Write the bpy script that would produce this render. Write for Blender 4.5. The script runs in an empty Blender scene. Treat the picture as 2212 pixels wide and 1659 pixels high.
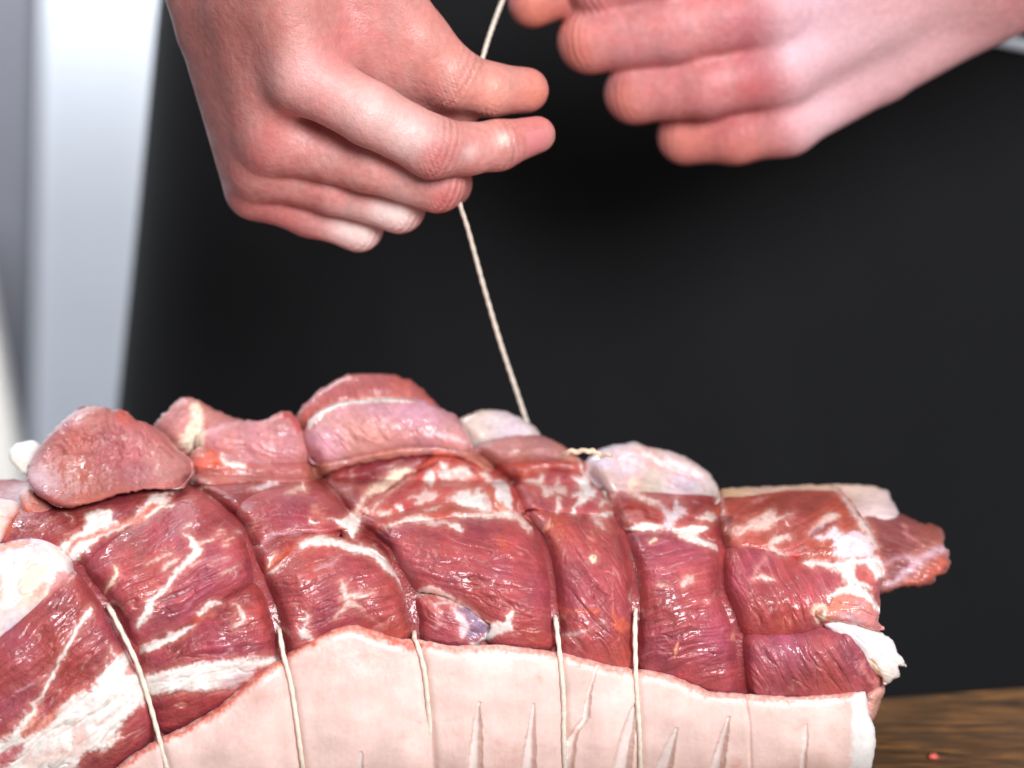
import bpy, math, random
import numpy as np
random.seed(7); np.random.seed(7)
C = bpy.context.scene.collection
scn = bpy.context.scene

# ------------------------------------------------------------------ camera
TH = math.radians(15.0)
CAM = np.array([0.0, -0.7244, 0.352])
cam_d = bpy.data.cameras.new('camera'); cam = bpy.data.objects.new('camera', cam_d); C.objects.link(cam)
cam.location = CAM; cam.rotation_euler = (math.pi/2 - TH, 0, 0)
cam_d.sensor_width = 36; cam_d.lens = 36*0.75/0.34
cam_d.clip_start = 0.01; cam_d.clip_end = 50
cam_d.dof.use_dof = True; cam_d.dof.focus_distance = 0.762; cam_d.dof.aperture_fstop = 5.8
scn.camera = cam
# ------------------------------------------------------------------ light
w = bpy.data.worlds.new('World'); scn.world = w; w.use_nodes = True
bg = w.node_tree.nodes['Background']; bg.inputs[0].default_value = (0.80, 0.87, 1.0, 1); bg.inputs[1].default_value = 0.17
def area(name, loc, target, size, power, col):
    l = bpy.data.lights.new(name, 'AREA'); l.shape = 'RECTANGLE'; l.size = size[0]; l.size_y = size[1]; l.energy = power; l.color = col
    o = bpy.data.objects.new(name, l); C.objects.link(o); o.location = loc
    v = np.array(target, float) - np.array(loc, float)
    import mathutils
    o.rotation_euler = mathutils.Vector(v).to_track_quat('-Z', 'Y').to_euler()
    return o
area('window_light', (0.50, -1.36, 0.95), (0, 0, 0.12), (0.70, 0.60), 44, (0.93, 0.96, 1.0))
area('overhead_fill', (-0.35, 0.05, 1.5), (0, 0.05, 0.1), (0.5, 0.5), 6, (1.0, 0.94, 0.88))  # weak warm fill added from above
area('wall_fill', (-0.60, 0.85, 0.95), (-0.5, 2.0, -0.6), (0.6, 0.6), 50, (0.94, 0.97, 1.0))  # unseen lamp added to brighten the back wall
scn.render.engine = 'CYCLES'
scn.cycles.use_denoising = True
scn.view_settings.view_transform = 'Standard'; scn.view_settings.look = 'None'
scn.view_settings.exposure = 0.06; scn.view_settings.gamma = 1.0

# ------------------------------------------------------------------ helpers
TANH = 0.17/0.75
ct, st = math.cos(TH), math.sin(TH)
def ray(vx, vy):
    """direction through a point of the 2212 x 1659 tracing grid (unit step along the view axis)"""
    xc = (np.asarray(vx, float)-1106)/1106*TANH; yc = -(np.asarray(vy, float)-829.5)/1106*TANH
    return np.stack([xc, ct+yc*st, -st+yc*ct], -1)
def at(vx, vy, Y):
    d = ray(vx, vy); t = (np.asarray(Y, float)-CAM[1])/d[..., 1]
    return CAM + d*t[..., None]
def proj(P):
    q = P-CAM; dep = q[:, 1]*ct-q[:, 2]*st
    xc = q[:, 0]/dep; yc = (q[:, 1]*st+q[:, 2]*ct)/dep
    return 1106+xc/TANH*1106, 829.5-yc/TANH*1106
def lin(c):
    c = np.asarray(c, float)/255.0
    return np.where(c <= 0.04045, c/12.92, ((c+0.055)/1.055)**2.4)
ZT = {'v': (0, 0, 1), 'z3': (0, 788.6, .525), 'z4': (591.5, 788.6, .3961), 'z5': (1117.2, 854.4, .4854), 'z6': (460, 1314, .4754),
      'a1': (0, 1077.8, .16637), 'a2': (315.4, 972.6, .16637), 'a3': (657.2, 972.6, .16637), 'a4': (985.8, 946.4, .16637),
      'a5': (1314.4, 1025.2, .16637), 'a6': (1629.9, 1025.2, .20203), 'a7': (1577.3, 1314.4, .2870), 'a8': (0, 1314.4, .20797)}
def Z(k, pts):
    x0, y0, s = ZT[k]
    return np.array([(x0+p[0]*s, y0+p[1]*s) for p in pts], float)
_rs = np.random.RandomState(3)
_perm = np.concatenate([_rs.permutation(256)]*3).astype(np.int64)
_ga = _rs.rand(256)*2*np.pi; _gx, _gy = np.cos(_ga), np.sin(_ga)
def pn(x, y, seed=0):
    x = np.asarray(x, float)+seed*17.31; y = np.asarray(y, float)+seed*9.73
    xi = np.floor(x).astype(np.int64); yi = np.floor(y).astype(np.int64); fx = x-xi; fy = y-yi
    u = fx*fx*fx*(fx*(fx*6-15)+10); v = fy*fy*fy*(fy*(fy*6-15)+10)
    def g(ix, iy, dx, dy):
        h = _perm[(_perm[ix & 255]+iy) & 255]
        return _gx[h]*dx+_gy[h]*dy
    a = g(xi, yi, fx, fy); b = g(xi+1, yi, fx-1, fy); c = g(xi, yi+1, fx, fy-1); d = g(xi+1, yi+1, fx-1, fy-1)
    return ((a+u*(b-a))+v*((c+u*(d-c))-(a+u*(b-a))))*1.5
def fbm(x, y, seed=0, o=4, g=.5):
    s = 0; a = 1
    for i in range(o):
        s = s+a*pn(x*2**i, y*2**i, seed+i); a *= g
    return s
def sstep(a, b, x):
    t = np.clip((x-a)/(b-a), 0, 1); return t*t*(3-2*t)
def smooth_closed(P, n=6):
    P = np.asarray(P, float); N = len(P); out = []
    for i in range(N):
        p0, p1, p2, p3 = P[i-1], P[i], P[(i+1) % N], P[(i+2) % N]
        for k in range(n):
            t = k/n
            out.append(.5*((2*p1)+(p2-p0)*t+(2*p0-5*p1+4*p2-p3)*t*t+(3*p1-p0-3*p2+p3)*t**3))
    return np.array(out)
def smooth_open(P, n=8):
    P = np.asarray(P, float); Q = np.vstack([2*P[0]-P[1], P, 2*P[-1]-P[-2]]); out = []
    for i in range(1, len(Q)-2):
        p0, p1, p2, p3 = Q[i-1], Q[i], Q[i+1], Q[i+2]
        for k in range(n):
            t = k/n
            out.append(.5*((2*p1)+(p2-p0)*t+(2*p0-5*p1+4*p2-p3)*t*t+(3*p1-p0-3*p2+p3)*t**3))
    out.append(Q[-2]); return np.array(out)
def segd(x, y, a, b):
    dx, dy = b[0]-a[0], b[1]-a[1]; L = dx*dx+dy*dy+1e-9
    t = np.clip(((x-a[0])*dx+(y-a[1])*dy)/L, 0, 1)
    return (x-a[0]-t*dx)**2+(y-a[1]-t*dy)**2, t
def polyD(x, y, P):
    """signed distance to a closed outline, positive inside"""
    d = np.full(x.shape, 1e12); ins = np.zeros(x.shape, bool)
    for i in range(len(P)):
        a, b = P[i-1], P[i]
        q, _ = segd(x, y, a, b); np.minimum(d, q, out=d)
        if a[1] != b[1]:
            c = ((a[1] > y) != (b[1] > y)) & (x < (b[0]-a[0])*(y-a[1])/(b[1]-a[1])+a[0]); ins ^= c
    d = np.sqrt(d); return np.where(ins, d, -d)
def lineD(x, y, P, W):
    """distance inside a stroke of varying half width, positive inside"""
    best = np.full(x.shape, -1e9)
    for i in range(len(P)-1):
        q, t = segd(x, y, P[i], P[i+1])
        np.maximum(best, W[i]+(W[i+1]-W[i])*t-np.sqrt(q), out=best)
    return best
def blur(A, r):
    r = int(max(1, r))
    for _ in range(2):
        for ax in (0, 1):
            B = np.pad(A, [(r+1, r) if k == ax else (0, 0) for k in (0, 1)], mode='edge')
            c = np.cumsum(B, axis=ax, dtype=float)
            A = (np.take(c, range(2*r+1, c.shape[ax]), axis=ax)-np.take(c, range(0, c.shape[ax]-2*r-1), axis=ax))/(2*r+1)
    return A
def mesh_obj(name, V, F, mat, parent=None, col=None, extra=None, smooth=True):
    me = bpy.data.meshes.new(name)
    V = np.asarray(V, np.float32); F = np.asarray(F, np.int32)
    if parent: V = V-np.array(parent.location, np.float32)
    n = F.shape[1]
    me.vertices.add(len(V)); me.vertices.foreach_set('co', V.ravel())
    me.loops.add(F.size); me.loops.foreach_set('vertex_index', F.ravel())
    me.polygons.add(len(F)); me.polygons.foreach_set('loop_start', np.arange(0, F.size, n, dtype=np.int32))
    me.polygons.foreach_set('loop_total', np.full(len(F), n, np.int32))
    me.update(calc_edges=True); me.validate()
    if smooth: me.polygons.foreach_set('use_smooth', np.ones(len(me.polygons), bool))
    if col is not None:
        a = me.attributes.new('Col', 'FLOAT_COLOR', 'POINT')
        a.data.foreach_set('color', np.concatenate([col, np.ones((len(col), 1))], 1).astype(np.float32).ravel())
    for k, v in (extra or {}).items():
        a = me.attributes.new(k, 'FLOAT', 'POINT'); a.data.foreach_set('value', np.asarray(v, np.float32))
    if isinstance(mat, bpy.types.Material): me.materials.append(mat)
    o = bpy.data.objects.new(name, me); C.objects.link(o)
    if parent: o.parent = parent
    return o
def tag(o, label=None, cat=None, group=None, kind=None):
    if label: o['label'] = label
    if cat: o['category'] = cat
    if group: o['group'] = group
    if kind: o['kind'] = kind
    return o
def empty(name, loc=(0, 0, 0)):
    o = bpy.data.objects.new(name, None); C.objects.link(o); o.location = loc; return o
def tube(P, R, sides=12, twist=0.0, lobes=2, amp=0.0, closed=False):
    """swept tube along P (m), radius R; a twisted lobed section makes plied twine"""
    P = np.asarray(P, float); N = len(P); R = np.broadcast_to(np.asarray(R, float), (N,))
    T = np.gradient(P, axis=0); T /= np.linalg.norm(T, axis=1)[:, None]+1e-12
    s = np.concatenate([[0], np.cumsum(np.linalg.norm(np.diff(P, axis=0), axis=1))])
    up = np.array([0.13, 0.92, 0.31]); V = []
    for i in range(N):
        a = np.cross(T[i], up); a /= np.linalg.norm(a); b = np.cross(T[i], a); up = np.cross(a, T[i]) if False else up
        ph = np.arange(sides)*2*np.pi/sides
        rr = R[i]*(1+amp*np.cos(lobes*(ph-twist*s[i])))
        V.append(P[i]+np.outer(np.cos(ph)*rr, a)+np.outer(np.sin(ph)*rr, b))
    V = np.concatenate(V); F = []
    for i in range(N-1):
        for k in range(sides):
            k2 = (k+1) % sides; F.append((i*sides+k, i*sides+k2, (i+1)*sides+k2, (i+1)*sides+k))
    n0 = len(V); V = np.vstack([V, P[0], P[-1]])
    for k in range(sides):
        k2 = (k+1) % sides
        F.append((n0, n0, k2, k)); F.append((n0+1, n0+1, (N-1)*sides+k, (N-1)*sides+k2))
    F = [f for f in F]
    return V, F
def mesh_any(name, V, F, mat, parent=None, smooth=True):
    F = [tuple(dict.fromkeys(f)) for f in F]
    if parent: V = np.asarray(V)-np.array(parent.location)
    me = bpy.data.meshes.new(name); me.from_pydata([tuple(v) for v in V], [], F); me.validate(); me.update()
    if smooth: me.polygons.foreach_set('use_smooth', np.ones(len(me.polygons), bool))
    me.materials.append(mat); o = bpy.data.objects.new(name, me); C.objects.link(o)
    if parent: o.parent = parent
    return o

# ------------------------------------------------------------------ materials
def nmat(name):
    m = bpy.data.materials.new(name); m.use_nodes = True
    nt = m.node_tree; return m, nt, nt.nodes['Principled BSDF']
def N(nt, t, **kw):
    n = nt.nodes.new(t)
    for k, v in kw.items():
        if k in n.inputs: n.inputs[k].default_value = v
        else: setattr(n, k, v)
    return n
def noise_tex(nt, scale, detail=3, rough=.55, stretch=None, dist=0.0):
    co = N(nt, 'ShaderNodeTexCoord'); src = co.outputs['Object']
    if stretch:
        mp = N(nt, 'ShaderNodeMapping'); mp.inputs['Scale'].default_value = stretch; nt.links.new(src, mp.inputs[0]); src = mp.outputs[0]
    n = N(nt, 'ShaderNodeTexNoise'); n.inputs['Scale'].default_value = scale; n.inputs['Detail'].default_value = detail
    n.inputs['Roughness'].default_value = rough; n.inputs['Distortion'].default_value = dist
    nt.links.new(src, n.inputs['Vector']); return n
def attr_mat(name, rough, coat, sss, sss_scale, bumps, spec=.5, var=.10, rvar=.1, radius=(1, .35, .25), wr=None, fatmod=False, coat_r=.12):
    m, nt, b = nmat(name); L = nt.links.new
    at_ = N(nt, 'ShaderNodeAttribute'); at_.attribute_name = 'Col'
    n = noise_tex(nt, 420, 4)
    mr = N(nt, 'ShaderNodeMapRange'); mr.inputs[1].default_value = .3; mr.inputs[2].default_value = .7; mr.inputs[3].default_value = 1-var; mr.inputs[4].default_value = 1+var
    L(n.outputs['Fac'], mr.inputs[0])
    mx = N(nt, 'ShaderNodeVectorMath', operation='MULTIPLY'); L(at_.outputs['Color'], mx.inputs[0]); L(mr.outputs[0], mx.inputs[1])
    L(mx.outputs[0], b.inputs['Base Color'])
    n2 = noise_tex(nt, 130, 3); mr2 = N(nt, 'ShaderNodeMapRange'); mr2.inputs[1].default_value = .35; mr2.inputs[2].default_value = .65
    mr2.inputs[3].default_value = rough-rvar; mr2.inputs[4].default_value = rough+rvar; L(n2.outputs['Fac'], mr2.inputs[0]); L(mr2.outputs[0], b.inputs['Roughness'])
    b.inputs['Specular IOR Level'].default_value = spec
    b.inputs['Coat Weight'].default_value = coat; b.inputs['Coat Roughness'].default_value = coat_r
    if fatmod:      # wet patches and dull patches
        nw = noise_tex(nt, 55, 3); mw = N(nt, 'ShaderNodeMapRange'); mw.inputs[1].default_value = .40; mw.inputs[2].default_value = .62; mw.inputs[3].default_value = .06; mw.inputs[4].default_value = coat*1.25
        L(nw.outputs['Fac'], mw.inputs[0]); L(mw.outputs[0], b.inputs['Coat Weight'])
    b.inputs['Subsurface Weight'].default_value = sss; b.inputs['Subsurface Radius'].default_value = radius; b.inputs['Subsurface Scale'].default_value = sss_scale
    prev = None; first = None
    sep = N(nt, 'ShaderNodeSeparateColor'); L(at_.outputs['Color'], sep.inputs[0])
    fm = N(nt, 'ShaderNodeMapRange'); fm.inputs[1].default_value = .22; fm.inputs[2].default_value = .6; fm.inputs[3].default_value = 1; fm.inputs[4].default_value = .25; L(sep.outputs[1], fm.inputs[0])
    for sc, dist, st_, det in bumps:
        t = noise_tex(nt, sc, det); bp = N(nt, 'ShaderNodeBump'); bp.inputs['Strength'].default_value = st_; bp.inputs['Distance'].default_value = dist
        L(t.outputs['Fac'], bp.inputs['Height'])
        ms = N(nt, 'ShaderNodeMath', operation='MULTIPLY'); ms.inputs[1].default_value = st_; L(fm.outputs[0], ms.inputs[0])
        if fatmod: L(ms.outputs[0], bp.inputs['Strength'])
        if prev: L(prev, bp.inputs['Normal'])
        prev = bp.outputs[0]; first = first or prev
    if wr:
        a2 = N(nt, 'ShaderNodeAttribute'); a2.attribute_name = 'wr'; bp = N(nt, 'ShaderNodeBump'); bp.inputs['Strength'].default_value = 1; bp.inputs['Distance'].default_value = wr
        L(a2.outputs['Fac'], bp.inputs['Height']); L(prev, bp.inputs['Normal']); prev = bp.outputs[0]
    L(prev, b.inputs['Normal']); L(first if fatmod else prev, b.inputs['Coat Normal'])
    return m
M_meat = attr_mat('raw_meat', .42, .55, .20, .003, [(400, .0008, .55, 1.5), (1300, .0004, .7, 2)], var=.13, spec=.38, fatmod=True, coat_r=.10)
M_rind = attr_mat('pork_skin', .42, .10, .30, .006, [(160, .0002, .2, 3), (900, .0002, .35, 2)], var=.035)
M_hand = attr_mat('hand_skin', .49, .0, .14, .004, [(380, .0006, .5, 3), (1300, .0003, .6, 2)], var=.08, wr=.00038, spec=.42)

def simple(name, col, rough=.6, bump=None, var=0, scale=50, stretch=None, sheen=0):
    m, nt, b = nmat(name); c = lin(col); b.inputs['Base Color'].default_value = (*c, 1); b.inputs['Roughness'].default_value = rough
    if sheen: b.inputs['Sheen Weight'].default_value = sheen; b.inputs['Sheen Roughness'].default_value = .5
    if var:
        n = noise_tex(nt, scale, 4, stretch=stretch); r = N(nt, 'ShaderNodeValToRGB')
        r.color_ramp.elements[0].position = .3; r.color_ramp.elements[1].position = .7
        r.color_ramp.elements[0].color = (*(c*(1-var)), 1); r.color_ramp.elements[1].color = (*np.clip(c*(1+var), 0, 1), 1)
        nt.links.new(n.outputs['Fac'], r.inputs[0]); nt.links.new(r.outputs[0], b.inputs['Base Color'])
    if bump:
        n = noise_tex(nt, bump[0], 3, stretch=stretch); bp = N(nt, 'ShaderNodeBump'); bp.inputs['Distance'].default_value = bump[1]; bp.inputs['Strength'].default_value = bump[2]
        nt.links.new(n.outputs['Fac'], bp.inputs['Height']); nt.links.new(bp.outputs[0], b.inputs['Normal'])
    return m
M_twine = simple('cotton_twine', (232, 218, 200), .8, (1500, .0004, .6), .14, 300)
M_twine_wet = simple('wet_cotton_twine', (226, 198, 170), .5, (1500, .0004, .6), .2, 200)
M_apron = simple('black_cloth', (27, 27, 28), .95, (900, .0004, .5), .08, 12)
M_apron.node_tree.nodes['Principled BSDF'].inputs['Specular IOR Level'].default_value = .15
M_wall = simple('white_wall_paint', (226, 230, 238), .7, None, .03, 6)
M_dark = simple('dark_grey_paint', (92, 92, 100), .6, None, .05, 5)
M_pale = simple('pale_beige_paint', (222, 216, 208), .6, None, .03, 5)
M_white_cord = simple('white_cord', (225, 230, 236), .6, None, .05, 80)

def wood():
    m, nt, b = nmat('dark_brown_wood'); L = nt.links.new
    n = noise_tex(nt, 34, 6, .62, (1, 7, 7), .6); r = N(nt, 'ShaderNodeValToRGB'); e = r.color_ramp.elements
    e[0].position = .30; e[0].color = (*lin((52, 38, 28)), 1); e[1].position = .72; e[1].color = (*lin((172, 116, 64)), 1)
    k = e.new(.5); k.color = (*lin((108, 76, 46)), 1)
    L(n.outputs['Fac'], r.inputs[0])
    n2 = noise_tex(nt, 11, 4, .6); mx = N(nt, 'ShaderNodeMixRGB', blend_type='MULTIPLY'); mx.inputs[0].default_value = .75
    r2 = N(nt, 'ShaderNodeValToRGB'); r2.color_ramp.elements[0].position = .3; r2.color_ramp.elements[0].color = (.35, .33, .32, 1); r2.color_ramp.elements[1].position = .65
    L(n2.outputs['Fac'], r2.inputs[0]); L(r.outputs[0], mx.inputs[1]); L(r2.outputs[0], mx.inputs[2]); L(mx.outputs[0], b.inputs['Base Color'])
    b.inputs['Roughness'].default_value = .55
    bp = N(nt, 'ShaderNodeBump'); bp.inputs['Distance'].default_value = .001; bp.inputs['Strength'].default_value = .5; L(n.outputs['Fac'], bp.inputs['Height']); L(bp.outputs[0], b.inputs['Normal'])
    return m
M_wood = wood()

# ------------------------------------------------------------------ table, wall, panels
def slab(name, outline, z0, z1, mat, bev=.003, parent=None):
    import bmesh
    bm = bmesh.new(); vs = [bm.verts.new((x, y, z0)) for x, y in outline]; f = bm.faces.new(vs)
    r = bmesh.ops.extrude_face_region(bm, geom=[f])
    for v in r['geom']:
        if isinstance(v, bmesh.types.BMVert): v.co.z = z1
    bmesh.ops.recalc_face_normals(bm, faces=bm.faces)
    if bev: bmesh.ops.bevel(bm, geom=bm.edges[:], offset=bev, segments=3, affect='EDGES', profile=.5)
    me = bpy.data.meshes.new(name); bm.to_mesh(me); bm.free(); me.materials.append(mat)
    o = bpy.data.objects.new(name, me); C.objects.link(o)
    if parent: o.parent = parent
    return o
def on_board(vx, vy):
    d = ray(vx, vy); t = -CAM[2]/d[2]; return CAM+d*t
e0, e1 = on_board(1880, 1503), on_board(2212, 1478)
ed = (e1-e0)[:2]; ed /= np.linalg.norm(ed); en = np.array([ed[1], -ed[0]])
q0 = e0[:2]-ed*.50; q1 = e0[:2]+ed*.42
o = slab('wooden_table', [tuple(q0), tuple(q0+en*.55), tuple(q1+en*.55), tuple(q1)], -.045, 0, M_wood, .004)
tag(o, 'dark brown wooden table top under the tied meat', 'table')

wall = slab('wall', [(-4.5, 2.0), (4.5, 2.0), (4.5, 2.1), (-4.5, 2.1)], -3.0, 3.0, M_wall, 0); tag(wall, kind='structure')
def panel(name, corners, Y, th, mat):
    """upright board: outline given in the tracing grid at depth Y, real thickness th"""
    P = np.array([at(x, y, Y) for x, y in corners]); n = len(P)
    B = P+np.array([0, th, 0]); V = np.vstack([P, B])
    F = [tuple(range(n))[::-1], tuple(range(n, 2*n))]+[(i, (i+1) % n, n+(i+1) % n, n+i) for i in range(n)]
    return mesh_any(name, V, F, mat, smooth=False)
o = panel('door_frame', [(-160, -400), (78, -400), (40, 1500), (-160, 1500)], 1.6, .05, M_dark)
tag(o, 'dark grey blurred upright strip at the left edge beside the white wall', 'door frame')
o = panel('leaning_panel', [(-200, 300), (-95, 300), (58, 1120), (90, 1500), (-200, 1500)], 1.45, .03, M_pale)
tag(o, 'pale beige blurred panel slanting across the lower left edge', 'panel')

# ------------------------------------------------------------------ roast: body surface
def body_par(x):
    f = np.clip((x+.20)/.33, 0, 1)
    Yc = .028+.032*f; a = .062-.006*f; zt = .114-.018*f
    return Yc, a, zt
def bodyf(P):
    Yc, a, zt = body_par(P[..., 0]); b = zt/2+.001; zc = zt/2-.001
    return (np.abs((P[..., 1]-Yc)/a)**2.6+np.abs((P[..., 2]-zc)/b)**2.6)
def body_t(vx, vy):
    d = ray(vx, vy)
    lo = np.full(d.shape[:-1], .55); hi = np.full(d.shape[:-1], .95)
    for _ in range(28):
        m1 = lo+(hi-lo)*.382; m2 = lo+(hi-lo)*.618
        f1 = bodyf(CAM+d*m1[..., None]); f2 = bodyf(CAM+d*m2[..., None]); c = f1 < f2
        hi = np.where(c, m2, hi); lo = np.where(c, lo, m1)
    tm = (lo+hi)/2; a = np.full_like(tm, .55); b = tm.copy()
    for _ in range(26):
        m = (a+b)/2; c = bodyf(CAM+d*m[..., None]) < 1
        b = np.where(c, m, b); a = np.where(c, a, m)
    return b
def surf(vx, vy, h):
    """point h mm proud of the body surface towards the viewer side"""
    vx = np.asarray(vx, float); vy = np.asarray(vy, float); d = ray(vx, vy)
    return CAM+d*(body_t(vx, vy)-np.asarray(h)/1000.0)[..., None]

roast = empty('pork_roast', (0, .06, 0))
tag(roast, 'raw rolled pork joint with pale scored skin, tied with twine on the table', 'meat joint')

STEP = 2.0
PAINT = []       # pigment of fat, sinew and membranes, plus painted glints and shadow: (D function, colour, softness, strength, relief mm)
SKINPAINT = []
COLS = dict(fat=(242, 235, 228), fatp=(232, 206, 196), cream=(236, 214, 190), silver=(224, 208, 212), white=(244, 240, 236), orange=(206, 98, 72),
            red=(186, 58, 58), dark=(120, 40, 42), mus=(184, 90, 95), pink=(206, 130, 126), purple=(150, 78, 108), lilac=(206, 168, 180), brown=(160, 86, 76), salmon=(222, 148, 122))
def pp(k, pts, col='fat', soft=5, s=.95, rel=.35, warp=5, lst=None, smooth=True):
    P = Z(k, pts); P = smooth_closed(P, 4) if smooth else P
    (PAINT if lst is None else lst).append(('p', P, None, COLS.get(col, col), soft, s, rel, warp))
def pl(k, pts, wd, col='fat', soft=3, s=.95, rel=.3, warp=4, lst=None):
    P = Z(k, pts); wd = np.interp(np.linspace(0, 1, len(P)), np.linspace(0, 1, len(wd)), wd) if len(wd) != len(P) else np.array(wd, float)
    Q = smooth_open(np.column_stack([P, wd]), 5)
    (PAINT if lst is None else lst).append(('l', Q[:, :2], np.maximum(Q[:, 2], .3), COLS.get(col, col), soft, s, rel, warp))
def apply_paint(vx, vy, col, h, lst, fs=0):
    n1 = fbm(vx/22, vy/22, 21, 3, .5); n2 = fbm(vx/22, vy/22, 41, 3, .5); n3 = fbm(vx/8, vy/8, 61, 2)
    fs = np.broadcast_to(fs, vx.shape)
    for kind, P, W, c, soft, s, rel, warp in lst:
        soft = soft*1.35
        pad = (0 if W is None else W.max())+soft*4+warp+8
        m = (vx > P[:, 0].min()-pad) & (vx < P[:, 0].max()+pad) & (vy > P[:, 1].min()-pad) & (vy < P[:, 1].max()+pad)
        if not m.any(): continue
        x = vx[m]+n1[m]*warp; y = vy[m]+n2[m]*warp
        D = polyD(x, y, P) if kind == 'p' else lineD(x, y, P, W)
        k = sstep(-soft*.8, soft*1.2, D+n3[m]*soft*.4+fs[m]*soft*.6)
        if lst is PAINT and sum(c) > 540:
            hk = (sstep(-soft*2-7, 0, D)*.34*s)[:, None]; col[m] = col[m]*(1-hk)+lin((216, 140, 124))*hk
        a = (k*s)[:, None]
        cv = lin(c)*(1+.05*n3[m]+.05*fs[m])[:, None]
        if lst is PAINT and sum(c) > 600: cv[:, 1:] *= (1-.16*sstep(-.1, .9, n2[m]+fs[m]*.7))[:, None]*np.array([1, .985])
        col[m] = col[m]*(1-a)+cv*a
        h[m] += rel*.55*k
    return col, h

GROOVES = []     # (polyline, half width v-px, depth mm): where the twine bites in
def lobe(name, k, pts, col='mus', H=8, R=16, P=5, off=0, ang=20, fib=.30, back=0, expand=5, ragged=2.0, paint=None, mat=None, low=1.4, mid=.5, grain=0,
         var=.16, seed=None, smooth=True, post=None, label=None, blurf=.30, parent=None):
    pl_ = Z(k, pts); pl_ = smooth_closed(pl_, 5) if smooth else pl_
    seed = seed if seed is not None else int(abs(pl_[:, 0].sum())) % 97
    x0, x1, y0, y1 = pl_[:, 0].min()-30, pl_[:, 0].max()+30, pl_[:, 1].min()-30, pl_[:, 1].max()+30
    gx = np.arange(x0, x1, STEP); gy = np.arange(y0, y1, STEP); X, Y = np.meshgrid(gx, gy)
    D = polyD(X, Y, pl_)+expand
    D = D+ragged*fbm(X/20, Y/20, seed, 3, .5)
    gDy, gDx = np.gradient(D, STEP)
    inside = D > 0
    cell = inside[:-1, :-1] & inside[1:, :-1] & inside[:-1, 1:] & inside[1:, 1:]
    used = np.zeros_like(inside)
    for a in (0, 1):
        for b in (0, 1):
            used[a:used.shape[0]-1+a, b:used.shape[1]-1+b] |= cell
    cnt = np.zeros(inside.shape, int)
    for a in (0, 1):
        for b in (0, 1):
            cnt[a:cnt.shape[0]-1+a, b:cnt.shape[1]-1+b] += cell
    bnd = used & (cnt < 4)
    Rp = R*6.2
    Db = blur(np.clip(D, -60, Rp), max(1, blurf*min(Rp, max(D.max(), 8))/STEP))
    idx = -np.ones(inside.shape, int); idx[used] = np.arange(used.sum())
    vx = X[used].copy(); vy = Y[used].copy(); b_ = bnd[used]
    g2 = (gDx**2+gDy**2)[used]+1e-3; sh = np.clip(D[used]/g2, 0, 2.2*STEP)
    vx -= np.where(b_, gDx[used]*sh, 0); vy -= np.where(b_, gDy[used]*sh, 0)
    d = np.clip(Db[used]/Rp, 0, 1); d = np.where(b_, 0, d)
    prof = np.sqrt(np.maximum(0, 1-(1-d)**2))
    h = off-P+(H+P)*prof
    ins = sstep(0, .5, d)
    xm, ym = vx/6.2, vy/6.2      # mm
    ca, sa = math.cos(math.radians(ang)), math.sin(math.radians(ang))
    wx = fbm(xm/22, ym/22, seed+5, 2)*2.2
    u = xm*ca+ym*sa; w_ = -xm*sa+ym*ca+wx
    f1 = fbm(u/26, w_/2.4, seed+7, 3, .55); f2 = fbm(u/14, w_/.75, seed+9, 2)
    h = h+ins*(grain*fbm(xm/2.6, ym/2.6, seed+23, 3, .6)+(.75 if mat is None else 0)*fbm(u/17, w_/6, seed+13, 2)+low*fbm(xm/18, ym/18, seed+1, 2)+.6*mid*fbm(xm/7, ym/7, seed+2, 3)+fib*(.95*f1+.30*f2))
    bn = fbm(u/30, w_/7, seed+17, 3, .5); seam = np.exp(-(bn/.06)**2)*ins*(mat is None)
    h = h-.6*seam
    c0 = lin(COLS.get(col, col)); cc = np.tile(c0, (len(vx), 1))
    tone = 1+var*(1.1*fbm(xm/14, ym/14, seed+3, 3)+.9*f1*min(1, fib*3)+.8*f2*min(1, fib*3))
    cc = cc*tone[:, None]
    hue = fbm(xm/22, ym/22, seed+4, 2)
    sk_ = (seam*np.clip(fbm(xm/6, ym/6, seed+19, 2)*1.6, 0, 1)*.5)[:, None]; cc = cc*(1-sk_*.7)+lin((222, 176, 166))*sk_*.7
    if mat is None:
        cc[:, 2] *= 1+.28*np.clip(hue, -1, 1); cc[:, 0] *= 1-.05*hue
    if post: cc, h = post(vx, vy, cc, h)
    cc, h = apply_paint(vx, vy, cc, h, PAINT if paint is None else paint, f1 if paint is None else 0)
    for gp, gw, gd in GROOVES:
        pad = gw*3
        m = (vx > gp[:, 0].min()-pad) & (vx < gp[:, 0].max()+pad) & (vy > gp[:, 1].min()-pad) & (vy < gp[:, 1].max()+pad)
        if m.any():
            q = -lineD(vx[m], vy[m], gp, np.zeros(len(gp))); h[m] -= gd*np.exp(-(q/gw)**2)
    cc = np.clip(cc, .004, .93)
    dr = ray(vx, vy)
    if back:
        Tg = blur(body_t(X, Y), 16); fi = np.clip((vx-gx[0])/STEP, 0, len(gx)-1.001); fj = np.clip((vy-gy[0])/STEP, 0, len(gy)-1.001); i_ = fi.astype(int); j_ = fj.astype(int); a_ = fi-i_; b2 = fj-j_
        t = (Tg[j_, i_]*(1-a_)+Tg[j_, i_+1]*a_)*(1-b2)+(Tg[j_+1, i_]*(1-a_)+Tg[j_+1, i_+1]*a_)*b2
    else: t = body_t(vx, vy)
    V = CAM+dr*(t-h/1000)[:, None]
    i, j = np.nonzero(cell)
    F = np.stack([idx[i, j], idx[i+1, j], idx[i+1, j+1], idx[i, j+1]], 1)
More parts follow.
